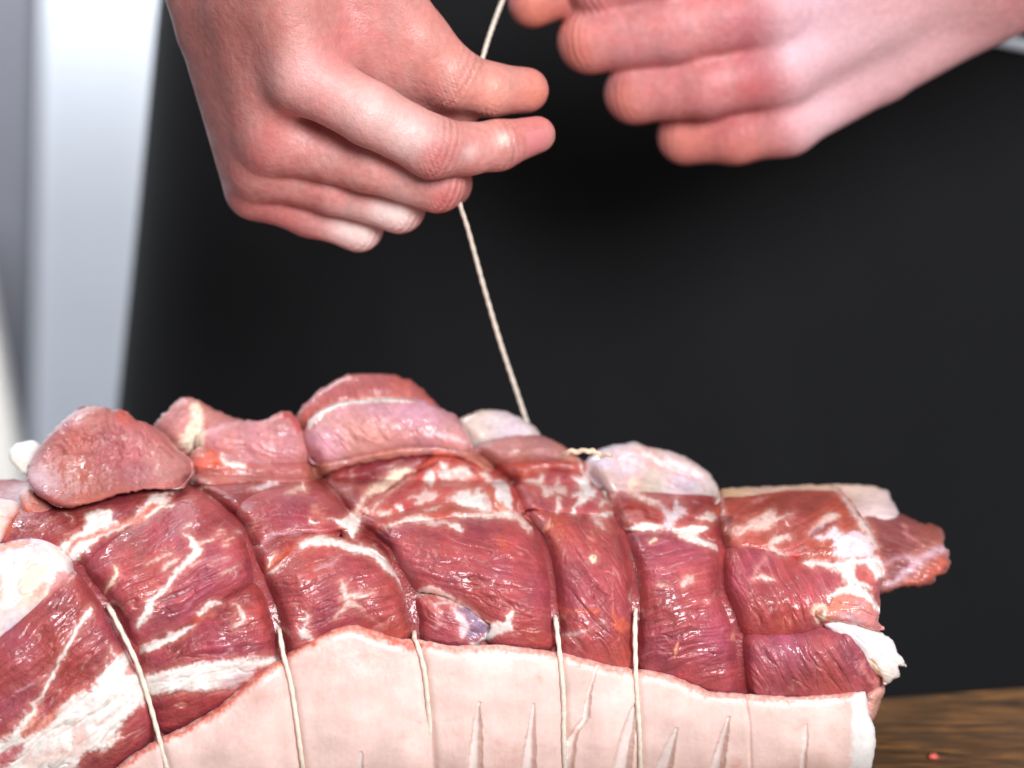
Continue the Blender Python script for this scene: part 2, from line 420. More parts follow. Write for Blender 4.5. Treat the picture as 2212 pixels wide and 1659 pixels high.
    if back:
        hb = h*0+(off-P)-back*np.sqrt(np.maximum(0, 1-(1-d)**2))
        sel = ~b_; nb = -np.ones(len(vx), int); nb[sel] = len(V)+np.arange(sel.sum()); nb[~sel] = np.nonzero(~sel)[0]
        Vb = (CAM+dr*(t-hb/1000)[:, None])[sel]
        Fb = nb[F][:, ::-1]
        V = np.vstack([V, Vb]); cc = np.vstack([cc, cc[sel]]); F = np.vstack([F, Fb])
    o = mesh_obj(name, V, F, mat or M_meat, parent or roast, cc)
    if label: o['label'] = label
    return o

# ------------------------------------------------------------------ creases pressed in by the twine (tracing grid)
CR = [Z('v', p) for p in (
    [(168, 1224), (210, 1277), (236, 1313), (257, 1353), (294, 1429), (320, 1508), (336, 1565), (360, 1659), (378, 1740)],
    [(404, 1035), (446, 1067), (488, 1098), (525, 1135), (541, 1187), (559, 1245), (583, 1292), (601, 1350), (612, 1413), (630, 1487), (651, 1634), (664, 1740)],
    [(675, 994), (687, 1034), (722, 1062), (745, 1095), (790, 1140), (841, 1185), (869, 1244), (885, 1300), (896, 1343), (895, 1378), (901, 1391), (916, 1446), (926, 1536), (934, 1640), (940, 1740)],
    [(1039, 987), (1067, 1010), (1102, 1038), (1122, 1082), (1130, 1117), (1154, 1137), (1174, 1169), (1186, 1216), (1196, 1264), (1198, 1315), (1203, 1359), (1210, 1420), (1217, 1500), (1218, 1600), (1222, 1740)],
    [(1277, 1024), (1302, 1058), (1326, 1102), (1340, 1136), (1355, 1184), (1370, 1233), (1374, 1291), (1372, 1340), (1372, 1388), (1374, 1461), (1378, 1530), (1382, 1600), (1384, 1740)],
    [(1549, 1068), (1552, 1121), (1559, 1184), (1559, 1281), (1578, 1320), (1595, 1378), (1600, 1437), (1607, 1500), (1618, 1560), (1622, 1659), (1626, 1740)])]

# ------------------------------------------------------------------ pigment: fat, sinew, membranes; a few glints and a shadow painted in
# left end
pp('a1', [(0, 620), (150, 560), (350, 550), (540, 575), (350, 620), (150, 650), (0, 690)], 'salmon', 4, .85, 0)
pp('a1', [(480, 1150), (560, 1070), (640, 1090), (600, 1200), (480, 1290), (400, 1310)], 'pink', 5, .6, 0)  # shadow on the fat lobe, put into its colour
pl('a1', [(-20, 980), (10, 1150), (-10, 1330)], [6, 9, 6], 'salmon', 8, .7, 0)
pp('a1', [(650, 1090), (740, 960), (990, 930), (960, 1020), (830, 1130), (640, 1250), (500, 1330), (590, 1230)], 'pink', 4, .85, 0)
pl('a1', [(830, 1140), (920, 1060), (985, 960)], [1, 3, 3], 'silver', 3, .8)
pp('a1', [(820, 560), (980, 470), (1080, 380), (1150, 290), (1090, 230), (1160, 170), (1300, 140), (1450, 160), (1460, 240), (1500, 290), (1600, 310), (1700, 250),
          (1840, 140), (1990, 60), (2030, -10), (2200, 0), (2100, 90), (1960, 220), (1700, 350), (1480, 440), (1300, 520), (1100, 680), (960, 830), (900, 760), (760, 640)], 'fat', 4, .96, .8)
pl('a1', [(880, 700), (950, 570), (1100, 520), (1300, 450), (1500, 370), (1600, 320), (1750, 280), (1900, 190), (2040, 60)], [5, 8, 6, 5, 6, 6, 9, 8, 4], 'orange', 4, .8, -.4)
pl('a1', [(1450, 130), (1475, 200), (1465, 270)], [2, 3, 2], 'purple', 3, .7, -.3)
pl('a1', [(210, 520), (330, 380), (480, 270), (620, 195)], [2, 4, 5, 2], 'pink', 4, .8)
pl('a1', [(360, 520), (480, 400), (650, 290), (800, 200)], [6, 9, 8, 4], 'brown', 6, .7)
pl('a1', [(470, 420), (600, 320), (760, 210)], [2, 3, 2], 'pink', 4, .6)
pl('a1', [(850, 190), (910, 230), (940, 295)], [1.2, 1.4, 1], 'fatp', 2, .8)
pl('a1', [(60, 470), (150, 260), (250, 150), (420, 60)], [8, 9, 7, 10], 'orange', 9, .7)
pp('a1', [(-60, 60), (60, 45), (150, 90), (190, 130), (120, 210), (60, 380), (-60, 480)], 'fatp', 6, .9)
# second section
pl('a1', [(1490, 880), (1505, 960), (1470, 1060), (1400, 1160), (1330, 1250)], [3, 5, 5, 4, 2], 'cream', 2, .95, 1.0)
pl('v', [(398, 1155), (412, 1161), (422, 1178), (424, 1194), (409, 1209), (395, 1222), (382, 1234), (370, 1249), (359, 1269), (333, 1292), (321, 1316), (309, 1337), (298, 1354)], [2, 5, 9, 10, 7, 5, 5, 5, 5, 6, 9, 7, 4], 'fat', 4, .92, .6)
pl('a2', [(220, 1550), (300, 1480), (400, 1430)], [3, 5, 4], 'fatp', 3, .9)
for a, b, wd in (((490, 1020), (590, 955), 4), ((900, 1110), (1010, 1085), 3), ((1150, 1050), (1280, 1075), 4), ((980, 1610), (1210, 1495), 4), ((1000, 1260), (1080, 1235), 4),
                 ((930, 1055), (1010, 1040), 2.5), ((850, 1470), (1080, 1370), 2), ((700, 1240), (860, 1150), 2), ((0, 1490), (210, 1390), 3), ((230, 1380), (330, 1340), 2), ((1000, 1190), (1150, 1130), 1.5), ((560, 1510), (700, 1440), 2)):
    pl('a2', [a, ((a[0]+b[0])/2, (a[1]+b[1])/2-8), b], [.8, wd*.8, .8], 'fatp', 3, .75, .3, 3)  # thin intramuscular fat, in part glints painted as pale streaks
pp('a2', [(0, 640), (120, 560), (190, 570), (300, 520), (420, 500), (370, 545), (260, 600), (200, 690), (80, 700), (0, 760)], 'fat', 3, .95)
pp('a2', [(200, 700), (330, 690), (345, 715), (220, 750)], 'fat', 3, .95)
pl('a2', [(10, 870), (100, 780), (180, 740)], [3, 4, 2], 'fat', 3, .9)
pl('a2', [(0, 790), (60, 740), (150, 690)], [7, 7, 3], 'orange', 4, .8)
pl('a8', [(1400, 460), (1500, 420), (1700, 330), (1900, 240), (2010, 165)], [5, 8, 9, 8, 3], 'fat', 3, .96, .6)
pl('a8', [(2010, 165), (2060, 110), (2212, 40)], [6, 9, 7], 'orange', 5, .75)
pl('z3', [(820, 1025), (860, 985), (910, 975)], [4, 7, 2], 'fat', 3, .95)
pl('z3', [(960, 985), (990, 1010), (1000, 1050), (960, 1080)], [3, 4, 4, 2], 'fatp', 3, .8)
pl('a8', [(940, -10), (880, 110), (760, 280), (640, 500), (530, 730), (430, 910), (340, 1010)], [4, 4, 5, 4, 4, 4, 5], 'fat', 3, .95, .7)
pp('a8', [(1330, 420), (1390, 480), (1480, 700), (1530, 920), (1400, 1000), (1380, 1060), (1300, 1140), (1250, 1220), (1210, 1400), (1050, 1480), (900, 1480), (760, 1700), (200, 1900), (-80, 1900),
          (-80, 1400), (60, 1350), (300, 1050), (380, 1000), (370, 1100), (240, 1310), (450, 1230), (640, 1040), (720, 950), (930, 840), (1000, 730), (1120, 590), (1190, 500)], 'fat', 7, .97, .8, 8)
pl('a8', [(390, 1040), (330, 1180), (230, 1310), (420, 1210), (600, 1060)], [4, 8, 5, 9, 5], 'salmon', 8, .75, -.2)
pp('a8', [(-60, 1520), (150, 1420), (260, 1385), (235, 1480), (150, 1600), (-60, 1680)], 'mus', 7, .92, -.4)
pp('a8', [(1370, 520), (1425, 680), (1290, 685)], 'pink', 4, .85, -.3)
pl('a8', [(1150, 400), (1170, 470), (1230, 480)], [3, 4, 3], 'fatp', 4, .8)
pp('a8', [(800, 1290), (900, 1340), (860, 1430), (760, 1490), (770, 1380)], 'fatp', 8, .9, -.2)
pp('a8', [(1090, 1360), (1180, 1320), (1160, 1400)], 'salmon', 6, .7, -.2)
pl('a8', [(280, 1610), (450, 1540), (640, 1500)], [3, 4, 3], 'fatp', 5, .9, -.3)
pp('a8', [(130, 830), (300, 790), (400, 850), (300, 1000), (-40, 1300), (-40, 1000)], 'purple', 20, .35, 0)
pl('a8', [(560, 620), (420, 760), (250, 830), (150, 850)], [1.5, 2, 2, 1], 'lilac', 4, .5)
pp('z3', [(585, 1290), (700, 1252), (800, 1228), (1000, 1208), (1175, 1196), (1140, 1228), (1060, 1252), (1000, 1312), (850, 1340), (700, 1343), (610, 1357)], 'fat', 5, .97, 1.2, 3)
pp('z3', [(960, 1260), (1060, 1235), (1020, 1290), (980, 1320), (900, 1335)], 'lilac', 8, .5, 0)
# third section
pp('a3', [(260, 880), (400, 890), (520, 890), (600, 820), (640, 810), (730, 830), (740, 930), (720, 1020), (640, 1110), (600, 1090), (560, 1020), (460, 980), (380, 920)], 'fat', 3, .96, 1.0)
pl('a3', [(80, 900), (130, 950), (205, 945)], [2.5, 3, 1.5], 'fat', 2, .95, .8)
pl('a3', [(640, 820), (720, 730), (780, 620), (800, 550)], [6, 5, 5, 3], 'fatp', 4, .85)
pp('a3', [(90, 700), (180, 690), (260, 860), (180, 870), (100, 800)], 'salmon', 9, .7)
pl('a2', [(1340, 500), (1480, 490), (1600, 430), (1720, 410)], [2, 4, 5, 2], 'silver', 3, .8)
pp('a2', [(1820, 550), (1950, 470), (2060, 480), (2080, 540), (1950, 545)], 'cream', 5, .8)
pl('a2', [(2050, 430), (2060, 500), (2065, 540)], [1, 3, 1.5], 'fat', 2, .95, 1.2)
pl('a2', [(720, 490), (780, 450), (830, 430)], [2, 3, 1], 'fatp', 3, .7)
pl('a2', [(1380, 1250), (1500, 1220), (1650, 1110), (1800, 1090), (2000, 1080)], [2, 4, 4, 3, 3], 'lilac', 4, .65)
pp('a2', [(1560, 1540), (1620, 1420), (1700, 1330), (1900, 1230), (1960, 1290), (1750, 1450), (1600, 1570)], 'orange', 6, .85)
pl('a2', [(1590, 1500), (1620, 1400), (1690, 1340)], [2, 4, 1.5], 'fatp', 2, .9)
pl('a2', [(1590, 1610), (1680, 1540), (1760, 1480)], [3, 4, 1.5], 'fatp', 2, .9)
pp('a2', [(1380, 950), (1440, 900), (1420, 1050), (1380, 1120), (1340, 1060)], 'salmon', 8, .6)
pp('a2', [(600, 170), (700, 60), (850, -10), (930, 60), (1000, 130), (900, 200), (760, 220), (620, 230)], (226, 110, 92), 6, .85, .8)
pl('a2', [(850, 160), (920, 170), (990, 165)], [5, 6, 4], (196, 84, 50), 3, .9, -.5)
pl('a2', [(980, 80), (1010, 130), (1080, 170), (1180, 180), (1290, 200)], [4, 5, 6, 9, 5], 'fat', 3, .95, .8)
pl('a2', [(1040, 90), (1200, 130), (1400, 135), (1600, 165)], [3, 4, 4, 2], 'lilac', 4, .75)
pp('a2', [(1340, 170), (1430, 180), (1480, 200), (1340, 220)], 'mus', 3, .8)
# fourth section, round steak with a fat rim
pp('a3', [(-60, 1240), (0, 1190), (100, 1110), (250, 1085), (350, 1150), (500, 1175), (450, 1240), (200, 1260), (60, 1235)], 'fat', 4, .95, .7)
pl('a3', [(-20, 1225), (150, 1190), (300, 1190), (450, 1215), (620, 1275), (800, 1300), (900, 1350), (1020, 1450), (1100, 1540), (1200, 1640), (1260, 1740)], [7, 8, 8, 8, 9, 9, 9, 8, 6, 5, 4], 'fat', 3, .97, .8, 2)
pp('a3', [(0, 1270), (150, 1260), (320, 1260), (500, 1320), (400, 1360), (100, 1340), (0, 1380)], (188, 66, 60), 8, .6, 0)
pl('z4', [(370, 1180), (385, 1240), (400, 1290), (440, 1310), (480, 1330)], [4, 7, 9, 6, 2], 'fatp', 4, .85, .4)
pl('z4', [(400, 1290), (380, 1330), (340, 1370)], [6, 4, 2], 'fatp', 4, .8)
pl('z4', [(400, 1262), (480, 1250), (545, 1240)], [7, 5, 2], 'fatp', 4, .75)
pl('z4', [(480, 1330), (540, 1390), (590, 1430), (540, 1440)], [3, 5, 6, 3], 'pink', 5, .8)
pl('z4', [(180, 1360), (172, 1430), (160, 1470), (200, 1485)], [3, 6, 9, 6], 'fat', 5, .85)
pl('z4', [(230, 1110), (300, 1090), (360, 1040)], [2, 3, 2], 'lilac', 4, .6)
# fifth section
pl('a3', [(390, 500), (480, 520), (600, 490)], [3, 6, 2], 'lilac', 4, .55)
pl('a3', [(350, 380), (370, 460), (400, 540)], [1.5, 2, 2], 'lilac', 3, .5)
pp('a3', [(850, 480), (980, 400), (1080, 300), (1200, 230), (1320, 230), (1440, 260), (1380, 330), (1240, 400), (1100, 500), (990, 570), (900, 560), (870, 600), (800, 550)], 'cream', 5, .92, .7)
pl('a3', [(1000, 590), (1150, 480), (1350, 340), (1480, 270), (1600, 200), (1720, 130)], [3, 4, 4, 5, 6, 3], (138, 44, 36), 3, .9, -1.2)
pl('a3', [(1040, 595), (1200, 490), (1400, 355)], [1, 1.5, 1], 'fatp', 2, .9)
pl('a3', [(1560, 200), (1650, 130), (1720, 60), (1900, 60), (1990, 120)], [4, 6, 8, 9, 5], (214, 100, 76), 5, .85)
pp('a3', [(1620, 260), (1690, 300), (1690, 440), (1620, 480), (1540, 410), (1590, 330)], 'fat', 3, .95, .7)
pp('a3', [(1370, 620), (1480, 580), (1560, 490), (1600, 530), (1700, 540), (1755, 560), (1730, 620), (1600, 680), (1450, 700), (1480, 640)], 'fatp', 4, .92, .7)
pp('a3', [(1740, 150), (1850, 170), (1880, 240), (1780, 245)], 'fat', 3, .95)
pp('a3', [(1760, 270), (2000, 250), (2150, 290), (2212, 350), (2100, 400), (1900, 370), (1760, 330)], 'fatp', 5, .92)
pp('a3', [(1860, 620), (2000, 560), (2212, 540), (2400, 560), (2400, 830), (2212, 770), (2080, 720), (1950, 650)], 'fat', 7, .93)
pp('a4', [(0, 690), (200, 700), (280, 660), (330, 720), (380, 860), (330, 930), (150, 890), (0, 830)], 'fat', 4, .95, .9)
pp('a3', [(1190, 720), (1260, 710), (1285, 760), (1220, 790)], 'fat', 3, .95)
pl('a3', [(900, 790), (950, 700), (1030, 640)], [4, 5, 3], 'fatp', 3, .9)
pp('a3', [(930, 790), (1130, 790), (1100, 850), (1000, 840)], 'fatp', 4, .9)
pp('a3', [(770, 760), (810, 750), (860, 800), (790, 855)], 'fatp', 3, .9)
pl('a3', [(1560, 780), (1700, 755), (1800, 740)], [1.5, 3, 1.5], 'fatp', 3, .85)
pp('a4', [(470, 580), (560, 550), (640, 560), (690, 620), (710, 720), (720, 860), (700, 960), (620, 970), (540, 900), (510, 820), (490, 740), (480, 640)], 'white', 3, .97, 1.2)
pl('a4', [(410, 600), (440, 700), (480, 790), (560, 890)], [7, 9, 8, 11], (206, 88, 58), 4, .85)
pl('a4', [(540, 860), (600, 900), (650, 930)], [6, 8, 6], 'salmon', 4, .8)
pp('a4', [(290, 430), (400, 430), (470, 560), (350, 520)], 'fatp', 4, .9)
pp('a4', [(390, 790), (440, 860), (470, 950), (400, 920)], 'silver', 3, .9)
pl('a4', [(150, 350), (230, 420), (280, 470)], [4, 6, 3], 'dark', 3, .85, -.6)
pl('a4', [(0, 440), (80, 400), (200, 480)], [6, 7, 5], 'fatp', 4, .9)
pp('a4', [(730, 700), (780, 690), (800, 780), (740, 840)], 'red', 4, .6)
pl('a4', [(820, 840), (815, 930), (830, 1010)], [.9, .9, .9], 'fat', 1.5, .95)
pl('a4', [(-20, 1000), (120, 1010), (300, 1000), (500, 990), (700, 1000), (800, 1040), (880, 1110), (980, 1160)], [4, 5, 5, 6, 7, 8, 9, 8], 'fatp', 4, .93, .6)
pl('a4', [(110, 1000), (130, 1010)], [4, 3], 'white', 2, .95, .8)
pl('a3', [(1050, 1000), (1250, 930), (1450, 890), (1650, 920), (1880, 950)], [2, 5, 8, 6, 4], 'fatp', 4, .92, .5)
pp('a3', [(1890, 960), (1980, 940), (2060, 1030), (2000, 1070), (1920, 1010)], 'fat', 3, .96, .9)
pp('a3', [(1020, 1020), (1200, 1030), (1380, 1010), (1250, 1120), (1100, 1200)], 'purple', 12, .35, 0)
pl('a4', [(560, 1300), (640, 1430), (780, 1560)], [10, 12, 6], (196, 88, 72), 8, .6, 1.2)
pl('z4', [(710, 1215), (760, 1245), (850, 1230), (930, 1260), (1000, 1290), (1080, 1350), (1150, 1400), (1190, 1425)], [6, 10, 9, 8, 4, 3, 3, 3], 'fatp', 3, .94, .7)
pp('z4', [(1190, 1415), (1250, 1400), (1290, 1345), (1310, 1350), (1285, 1400), (1300, 1450), (1240, 1470), (1150, 1500), (1100, 1525), (1070, 1525), (1150, 1470)], 'fat', 3, .95, 1.0)
pp('z4', [(1000, 1310), (1060, 1335), (1120, 1390), (1180, 1440), (1100, 1490), (1060, 1510), (1040, 1400)], (134, 112, 138), 5, .9, -.6)
pp('z4', [(970, 1315), (1030, 1370), (1065, 1420), (1040, 1490), (1020, 1440), (1000, 1380)], 'silver', 4, .92)
pl('z4', [(840, 1285), (890, 1330), (900, 1400), (880, 1440)], [6, 8, 7, 3], 'pink', 5, .85)
pl('z4', [(880, 1310), (950, 1290), (990, 1300)], [3, 4, 2], 'silver', 4, .7)
# sixth section
pp('a4', [(900, 550), (1050, 500), (1130, 420), (1150, 500), (1110, 570), (1170, 620), (1250, 640), (1290, 520), (1330, 560), (1400, 620), (1440, 700), (1380, 740), (1310, 690), (1250, 740), (1160, 770), (1110, 690), (1030, 610)], 'fatp', 4, .93, .7)
pp('a4', [(1560, 290), (1640, 340), (1650, 440), (1720, 540), (1760, 640), (1820, 700), (1740, 800), (1640, 860), (1560, 920), (1540, 980), (1480, 960), (1540, 850), (1590, 780), (1510, 760), (1560, 710), (1620, 690), (1560, 580), (1520, 500), (1600, 520), (1640, 500)], 'fat', 4, .94, .8)
pl('a4', [(1310, 760), (1330, 850), (1310, 930), (1290, 970)], [3, 5, 4, 3], 'fatp', 3, .85)
pl('a4', [(980, 680), (1030, 760), (1070, 860)], [3, 4, 3], 'pink', 4, .8)
pl('a4', [(840, 640), (890, 660)], [5, 3], 'pink', 4, .8)
pl('a4', [(1780, 1010), (1900, 1000), (2010, 990)], [3, 6, 5], 'fat', 3, .93)
pp('a4', [(1780, 1030), (1850, 1050), (1960, 1190), (1830, 1150)], 'fatp', 6, .7)
pl('a4', [(1880, 870), (1940, 820), (2010, 880)], [4, 7, 4], 'fatp', 4, .8)
pp('a4', [(980, 920), (1070, 880), (1180, 960), (1340, 1010), (1400, 1180), (1400, 1330), (1250, 1330), (1140, 1260), (1200, 1100), (1080, 1040)], (190, 84, 66), 7, .75, .6)
pl('a4', [(1220, 1040), (1180, 1130), (1140, 1200)], [3, 4, 4], 'salmon', 2, .9, 1.0)
pp('a4', [(1730, 1530), (1770, 1505), (1825, 1540), (1820, 1600), (1775, 1620), (1735, 1580)], 'cream', 2, .97, 1.2, 1)
pp('a4', [(1770, 1530), (1800, 1530), (1800, 1555), (1775, 1555)], 'brown', 2, .9, -.8, 1)
pp('z5', [(425, 930), (445, 980), (490, 1010), (520, 1020), (470, 1060), (425, 1030)], 'orange', 4, .8, 1.0)
pl('z5', [(160, 945), (230, 962), (330, 962), (370, 950)], [4, 6, 5, 2], 'orange', 5, .7, .6)
pl('z5', [(180, 1060), (230, 1068), (290, 1050), (380, 1010)], [2, 4, 2, 1], 'silver', 4, .6)
# seventh section
pl('a5', [(50, 280), (150, 205), (270, 215), (360, 260), (480, 320), (620, 370), (690, 400)], [3, 3, 4, 5, 5, 6, 5], 'fatp', 3, .85)
pp('a5', [(90, 540), (220, 480), (440, 490), (470, 560), (440, 620), (250, 650), (150, 640)], 'pink', 6, .6)
pp('a5', [(170, 700), (400, 650), (500, 620), (620, 660), (710, 690), (550, 735), (300, 720)], 'fat', 3, .95, .6)
pp('a5', [(690, 400), (800, 480), (880, 300), (930, 400), (1000, 440), (1000, 530), (900, 580), (850, 650), (880, 735), (800, 725), (705, 690), (740, 600)], 'silver', 5, .88, .3)
pp('a5', [(1140, 560), (1300, 475), (1400, 540), (1415, 595), (1250, 595)], 'fatp', 4, .9)
pl('a5', [(870, 735), (1000, 755), (1150, 710), (1270, 690)], [5, 11, 9, 3], 'fat', 3, .95, .5)
pl('a5', [(960, 770), (1080, 820), (1250, 890), (1440, 960)], [9, 8, 7, 5], 'fat', 3, .95, .5)
pl('a5', [(1270, 850), (1350, 850), (1420, 830)], [2, 4, 3], 'pink', 3, .8)
pl('a5', [(540, 875), (610, 835)], [3, 4], 'cream', 2, .95, 1.0, 1)
pp('a5', [(950, 1400), (1020, 1340), (1090, 1340), (1060, 1390), (980, 1435)], 'fatp', 5, .7)
pl('a5', [(480, 1225), (600, 1230), (800, 1230)], [2, 3, 1], 'pink', 4, .7)
pl('a5', [(640, 1430), (770, 1430)], [2.5, 1], 'fatp', 3, .7)
pl('z5', [(700, 1165), (705, 1135), (716, 1105)], [3, 5, 2], 'salmon', 2, .95, 1.2)
pl('a5', [(330, 1480), (280, 1560), (300, 1659)], [1, 1.3, 1], 'cream', 2, .7)
# eighth section and right end
pp('a5', [(1385, 430), (1480, 370), (1590, 430), (1590, 500), (1450, 505)], (192, 82, 56), 5, .85, 2.0)
pp('a5', [(1400, 560), (1500, 540), (1640, 600), (1600, 680), (1450, 660)], (112, 48, 44), 6, .8, .8)
pp('a5', [(1440, 780), (1540, 740), (1615, 830), (1600, 900), (1480, 920)], (132, 60, 50), 6, .8, 2.0)
pl('a5', [(1475, 515), (1495, 470)], [3, 3], 'white', 2, .95, 2.0, 1)
pl('a5', [(1500, 730), (1520, 690)], [2.5, 2.5], 'cream', 2, .95, 2.0, 1)
pl('a5', [(1610, 720), (1650, 690), (1800, 670), (1880, 680)], [2, 3, 4, 3], 'fatp', 3, .85, .6)
pl('a5', [(1700, 770), (1760, 720)], [3, 4], 'fatp', 3, .8, .6)
pp('a5', [(1330, 1560), (1420, 1470), (1440, 1500), (1390, 1600), (1300, 1659)], (196, 120, 110), 5, .7, 1.5)
pl('z5', [(960, 1085), (975, 1040), (985, 1025)], [5, 4, 2], 'salmon', 3, .8, 1.5)
pp('a6', [(640, 670), (760, 610), (880, 530), (930, 620), (1100, 610), (1200, 640), (1280, 760), (1315, 890), (1100, 905), (950, 900), (850, 870), (860, 780), (800, 700), (700, 690)], (228, 216, 222), 5, .95, .6)
pl('a6', [(590, 640), (700, 540), (820, 450), (910, 440)], [3, 5, 8, 5], 'fatp', 4, .85)
pl('a6', [(600, 660), (720, 570), (880, 500)], [5, 7, 4], (128, 66, 84), 5, .7, -.4)
pl('a6', [(870, 165), (980, 280), (1080, 420), (1150, 520), (1240, 660), (1300, 800)], [4, 5, 7, 8, 7, 4], 'fatp', 4, .85)
pl('a6', [(880, 260), (940, 400), (970, 540)], [10, 12, 10], (180, 78, 58), 8, .7)
pp('a6', [(-60, 500), (100, 420), (190, 380), (240, 440), (410, 420), (280, 480), (200, 560), (80, 590), (-60, 580)], 'fatp', 5, .85)
pp('a6', [(150, 770), (180, 680), (300, 650), (410, 670), (250, 730)], 'fatp', 4, .85)
pl('a6', [(-200, 620), (-80, 560), (60, 560)], [3, 6, 6], 'fatp', 5, .7)
pl('a6', [(180, 790), (260, 840), (370, 850)], [5, 4, 2], 'fatp', 3, .85)
pl('a6', [(-30, 400), (100, 310), (240, 250)], [3, 4, 2], (150, 58, 48), 3, .6, -.4)
pl('a6', [(0, 300), (60, 250), (130, 240)], [4, 5, 2], 'pink', 3, .7)
pl('a6', [(330, 500), (370, 545)], [1, 1.2], 'fat', 1.5, .9)
pl('a6', [(470, 890), (400, 850), (430, 800)], [8, 8, 4], 'red', 6, .6)
pp('a6', [(530, 930), (640, 915), (850, 930), (1000, 900), (1200, 880), (1320, 900), (1380, 980), (1380, 1080), (1320, 1120), (1220, 1070), (1100, 970), (1080, 1060), (1120, 1130), (1200, 1170), (1270, 1220), (1100, 1205), (990, 1205), (920, 1080), (830, 1000), (660, 1000)], 'fat', 4, .96, .9)
pp('a6', [(1100, 985), (1190, 960), (1300, 1080), (1250, 1165), (1150, 1135), (1080, 1080)], (196, 96, 90), 4, .9, -.3)
pp('a6', [(-20, 1010), (60, 900), (130, 800), (165, 900), (60, 1010), (40, 1080), (210, 1120), (-20, 1135)], 'pink', 5, .7)
pl('a6', [(0, 1110), (100, 1100), (210, 1120)], [3, 4, 1], 'fatp', 3, .85)
pl('a6', [(1600, 560), (1640, 650), (1780, 740)], [3, 5, 3], 'pink', 5, .6)
pl('a6', [(1420, 1190), (1600, 1060), (1760, 930), (1900, 830), (2020, 800)], [5, 10, 9, 9, 8], 'lilac', 6, .85)
pl('a6', [(1360, 960), (1560, 880), (1700, 900), (1780, 920)], [3, 4, 5, 5], 'lilac', 5, .7)
pp('a6', [(1330, 780), (1500, 740), (1600, 860), (1450, 920), (1360, 940)], 'dark', 9, .5, 0)
pp('a6', [(1400, 1060), (1550, 930), (1680, 940), (1560, 1040), (1380, 1160)], (112, 36, 48), 6, .7, 0)
pp('a6', [(1830, 1000), (1980, 880), (2080, 950), (1900, 1110), (1640, 1200), (1560, 1150)], 'orange', 7, .65, .4)
pp('a7', [(930, 440), (1010, 400), (1060, 520), (1160, 545), (1150, 605), (1060, 575), (1000, 520)], 'pink', 6, .8)
pp('a7', [(1062, 395), (1100, 420), (1155, 515), (1110, 495)], (206, 154, 96), 3, .9, 0)
pl('a7', [(640, 30), (720, 90), (830, 150)], [3, 5, 4], 'salmon', 5, .6, 0)
pl('a6', [(785, 1300), (900, 1252), (1050, 1228), (1200, 1290), (1275, 1375), (1390, 1510)], [4, 7, 9, 9, 6, 5], 'fat', 3, .95, .6)
pl('a6', [(630, 1460), (720, 1400), (740, 1480), (690, 1550)], [5, 7, 6, 6], 'cream', 4, .9, .5)
pp('a6', [(880, 1490), (1000, 1480), (1160, 1560), (1200, 1600), (1050, 1580), (940, 1530)], 'lilac', 5, .8, -.4)
# top row
pl('z5', [(420, 250), (480, 300), (570, 300), (640, 330)], [1, 1.6, 1.6, 1], (206, 140, 138), 5, .7, -.2, 8)
pl('z5', [(600, 290), (700, 350), (820, 385)], [1, 1.8, 1], (210, 146, 142), 5, .7, -.2, 8)
pl('z5', [(500, 235), (560, 285), (640, 350), (760, 425)], [1, 1.5, 1.8, 1], (204, 138, 136), 5, .6, -.2, 8)
pl('z5', [(700, 270), (740, 320), (840, 420)], [1, 1.4, 1], (204, 138, 136), 5, .6, -.2, 8)
pp('z3', [(560, 300), (680, 330), (760, 400), (760, 470), (640, 470), (600, 400)], (200, 140, 134), 12, .6, .6, 10)
pl('z3', [(400, 280), (470, 320), (500, 380), (470, 440)], [1.5, 3, 3, 1.5], (150, 70, 70), 5, .6, -2.0, 8)
pl('z3', [(250, 300), (300, 360), (360, 380)], [1.5, 2.5, 1.5], (160, 80, 78), 5, .5, -1.5, 8)
pl('z3', [(580, 250), (600, 310), (680, 350)], [1.5, 3, 1.5], (150, 70, 66), 5, .6, -2.0, 8)
pl('z3', [(320, 250), (350, 235), (420, 240)], [3, 5, 3], (208, 140, 132), 8, .6, .6, 6)
pl('z4', [(195, 340), (230, 280), (320, 225), (420, 203), (600, 190), (760, 200)], [3, 3, 3, 4, 5, 2], 'fat', 2.5, .95, .5, 1)
pl('z4', [(830, 375), (960, 395), (1050, 425)], [3, 7, 3], 'silver', 5, .85)  # silvery highlight painted on the dome
for i, (a, b) in enumerate((((480, 260), (560, 330)), ((420, 290), (520, 410)), ((610, 370), (720, 300)), ((330, 300), (430, 420)), ((700, 400), (860, 330)), ((500, 330), (580, 420)))):
    pl('z4', [a, ((a[0]+b[0])/2+6, (a[1]+b[1])/2), b], [.8, 1.6, .8], (226, 176, 174), 3, .7, .3)
pl('z3', [(500, 195), (510, 230), (560, 240)], [8, 7, 3], (200, 84, 74), 8, .7)
pp('z3', [(790, 152), (830, 160), (840, 210), (830, 260), (850, 280), (830, 330), (780, 360), (730, 330), (760, 270), (780, 220)], 'cream', 5, .9, .6)
pl('z3', [(1070, 220), (1130, 215), (1190, 200), (1230, 260)], [8, 9, 10, 7], (186, 66, 66), 7, .8)
pl('z3', [(150, 480), (200, 540), (250, 570)], [6, 8, 5], (170, 80, 72), 8, .7)
pp('z5', [(440, 290), (520, 260), (600, 250), (560, 330), (500, 380)], 'silver', 8, .7, .3)
pp('z5', [(560, 260), (640, 270), (760, 310), (830, 360), (700, 330), (620, 300)], 'white', 7, .8, .4)
pp('z5', [(520, 360), (540, 400), (500, 410), (490, 380)], 'cream', 4, .9)
pp('z5', [(340, 330), (430, 330), (480, 400), (400, 410)], (206, 168, 150), 8, .7)
pp('z4', [(1050, 340), (1100, 280), (1240, 265), (1360, 310), (1400, 360), (1200, 350)], (226, 214, 216), 10, .5, 0)

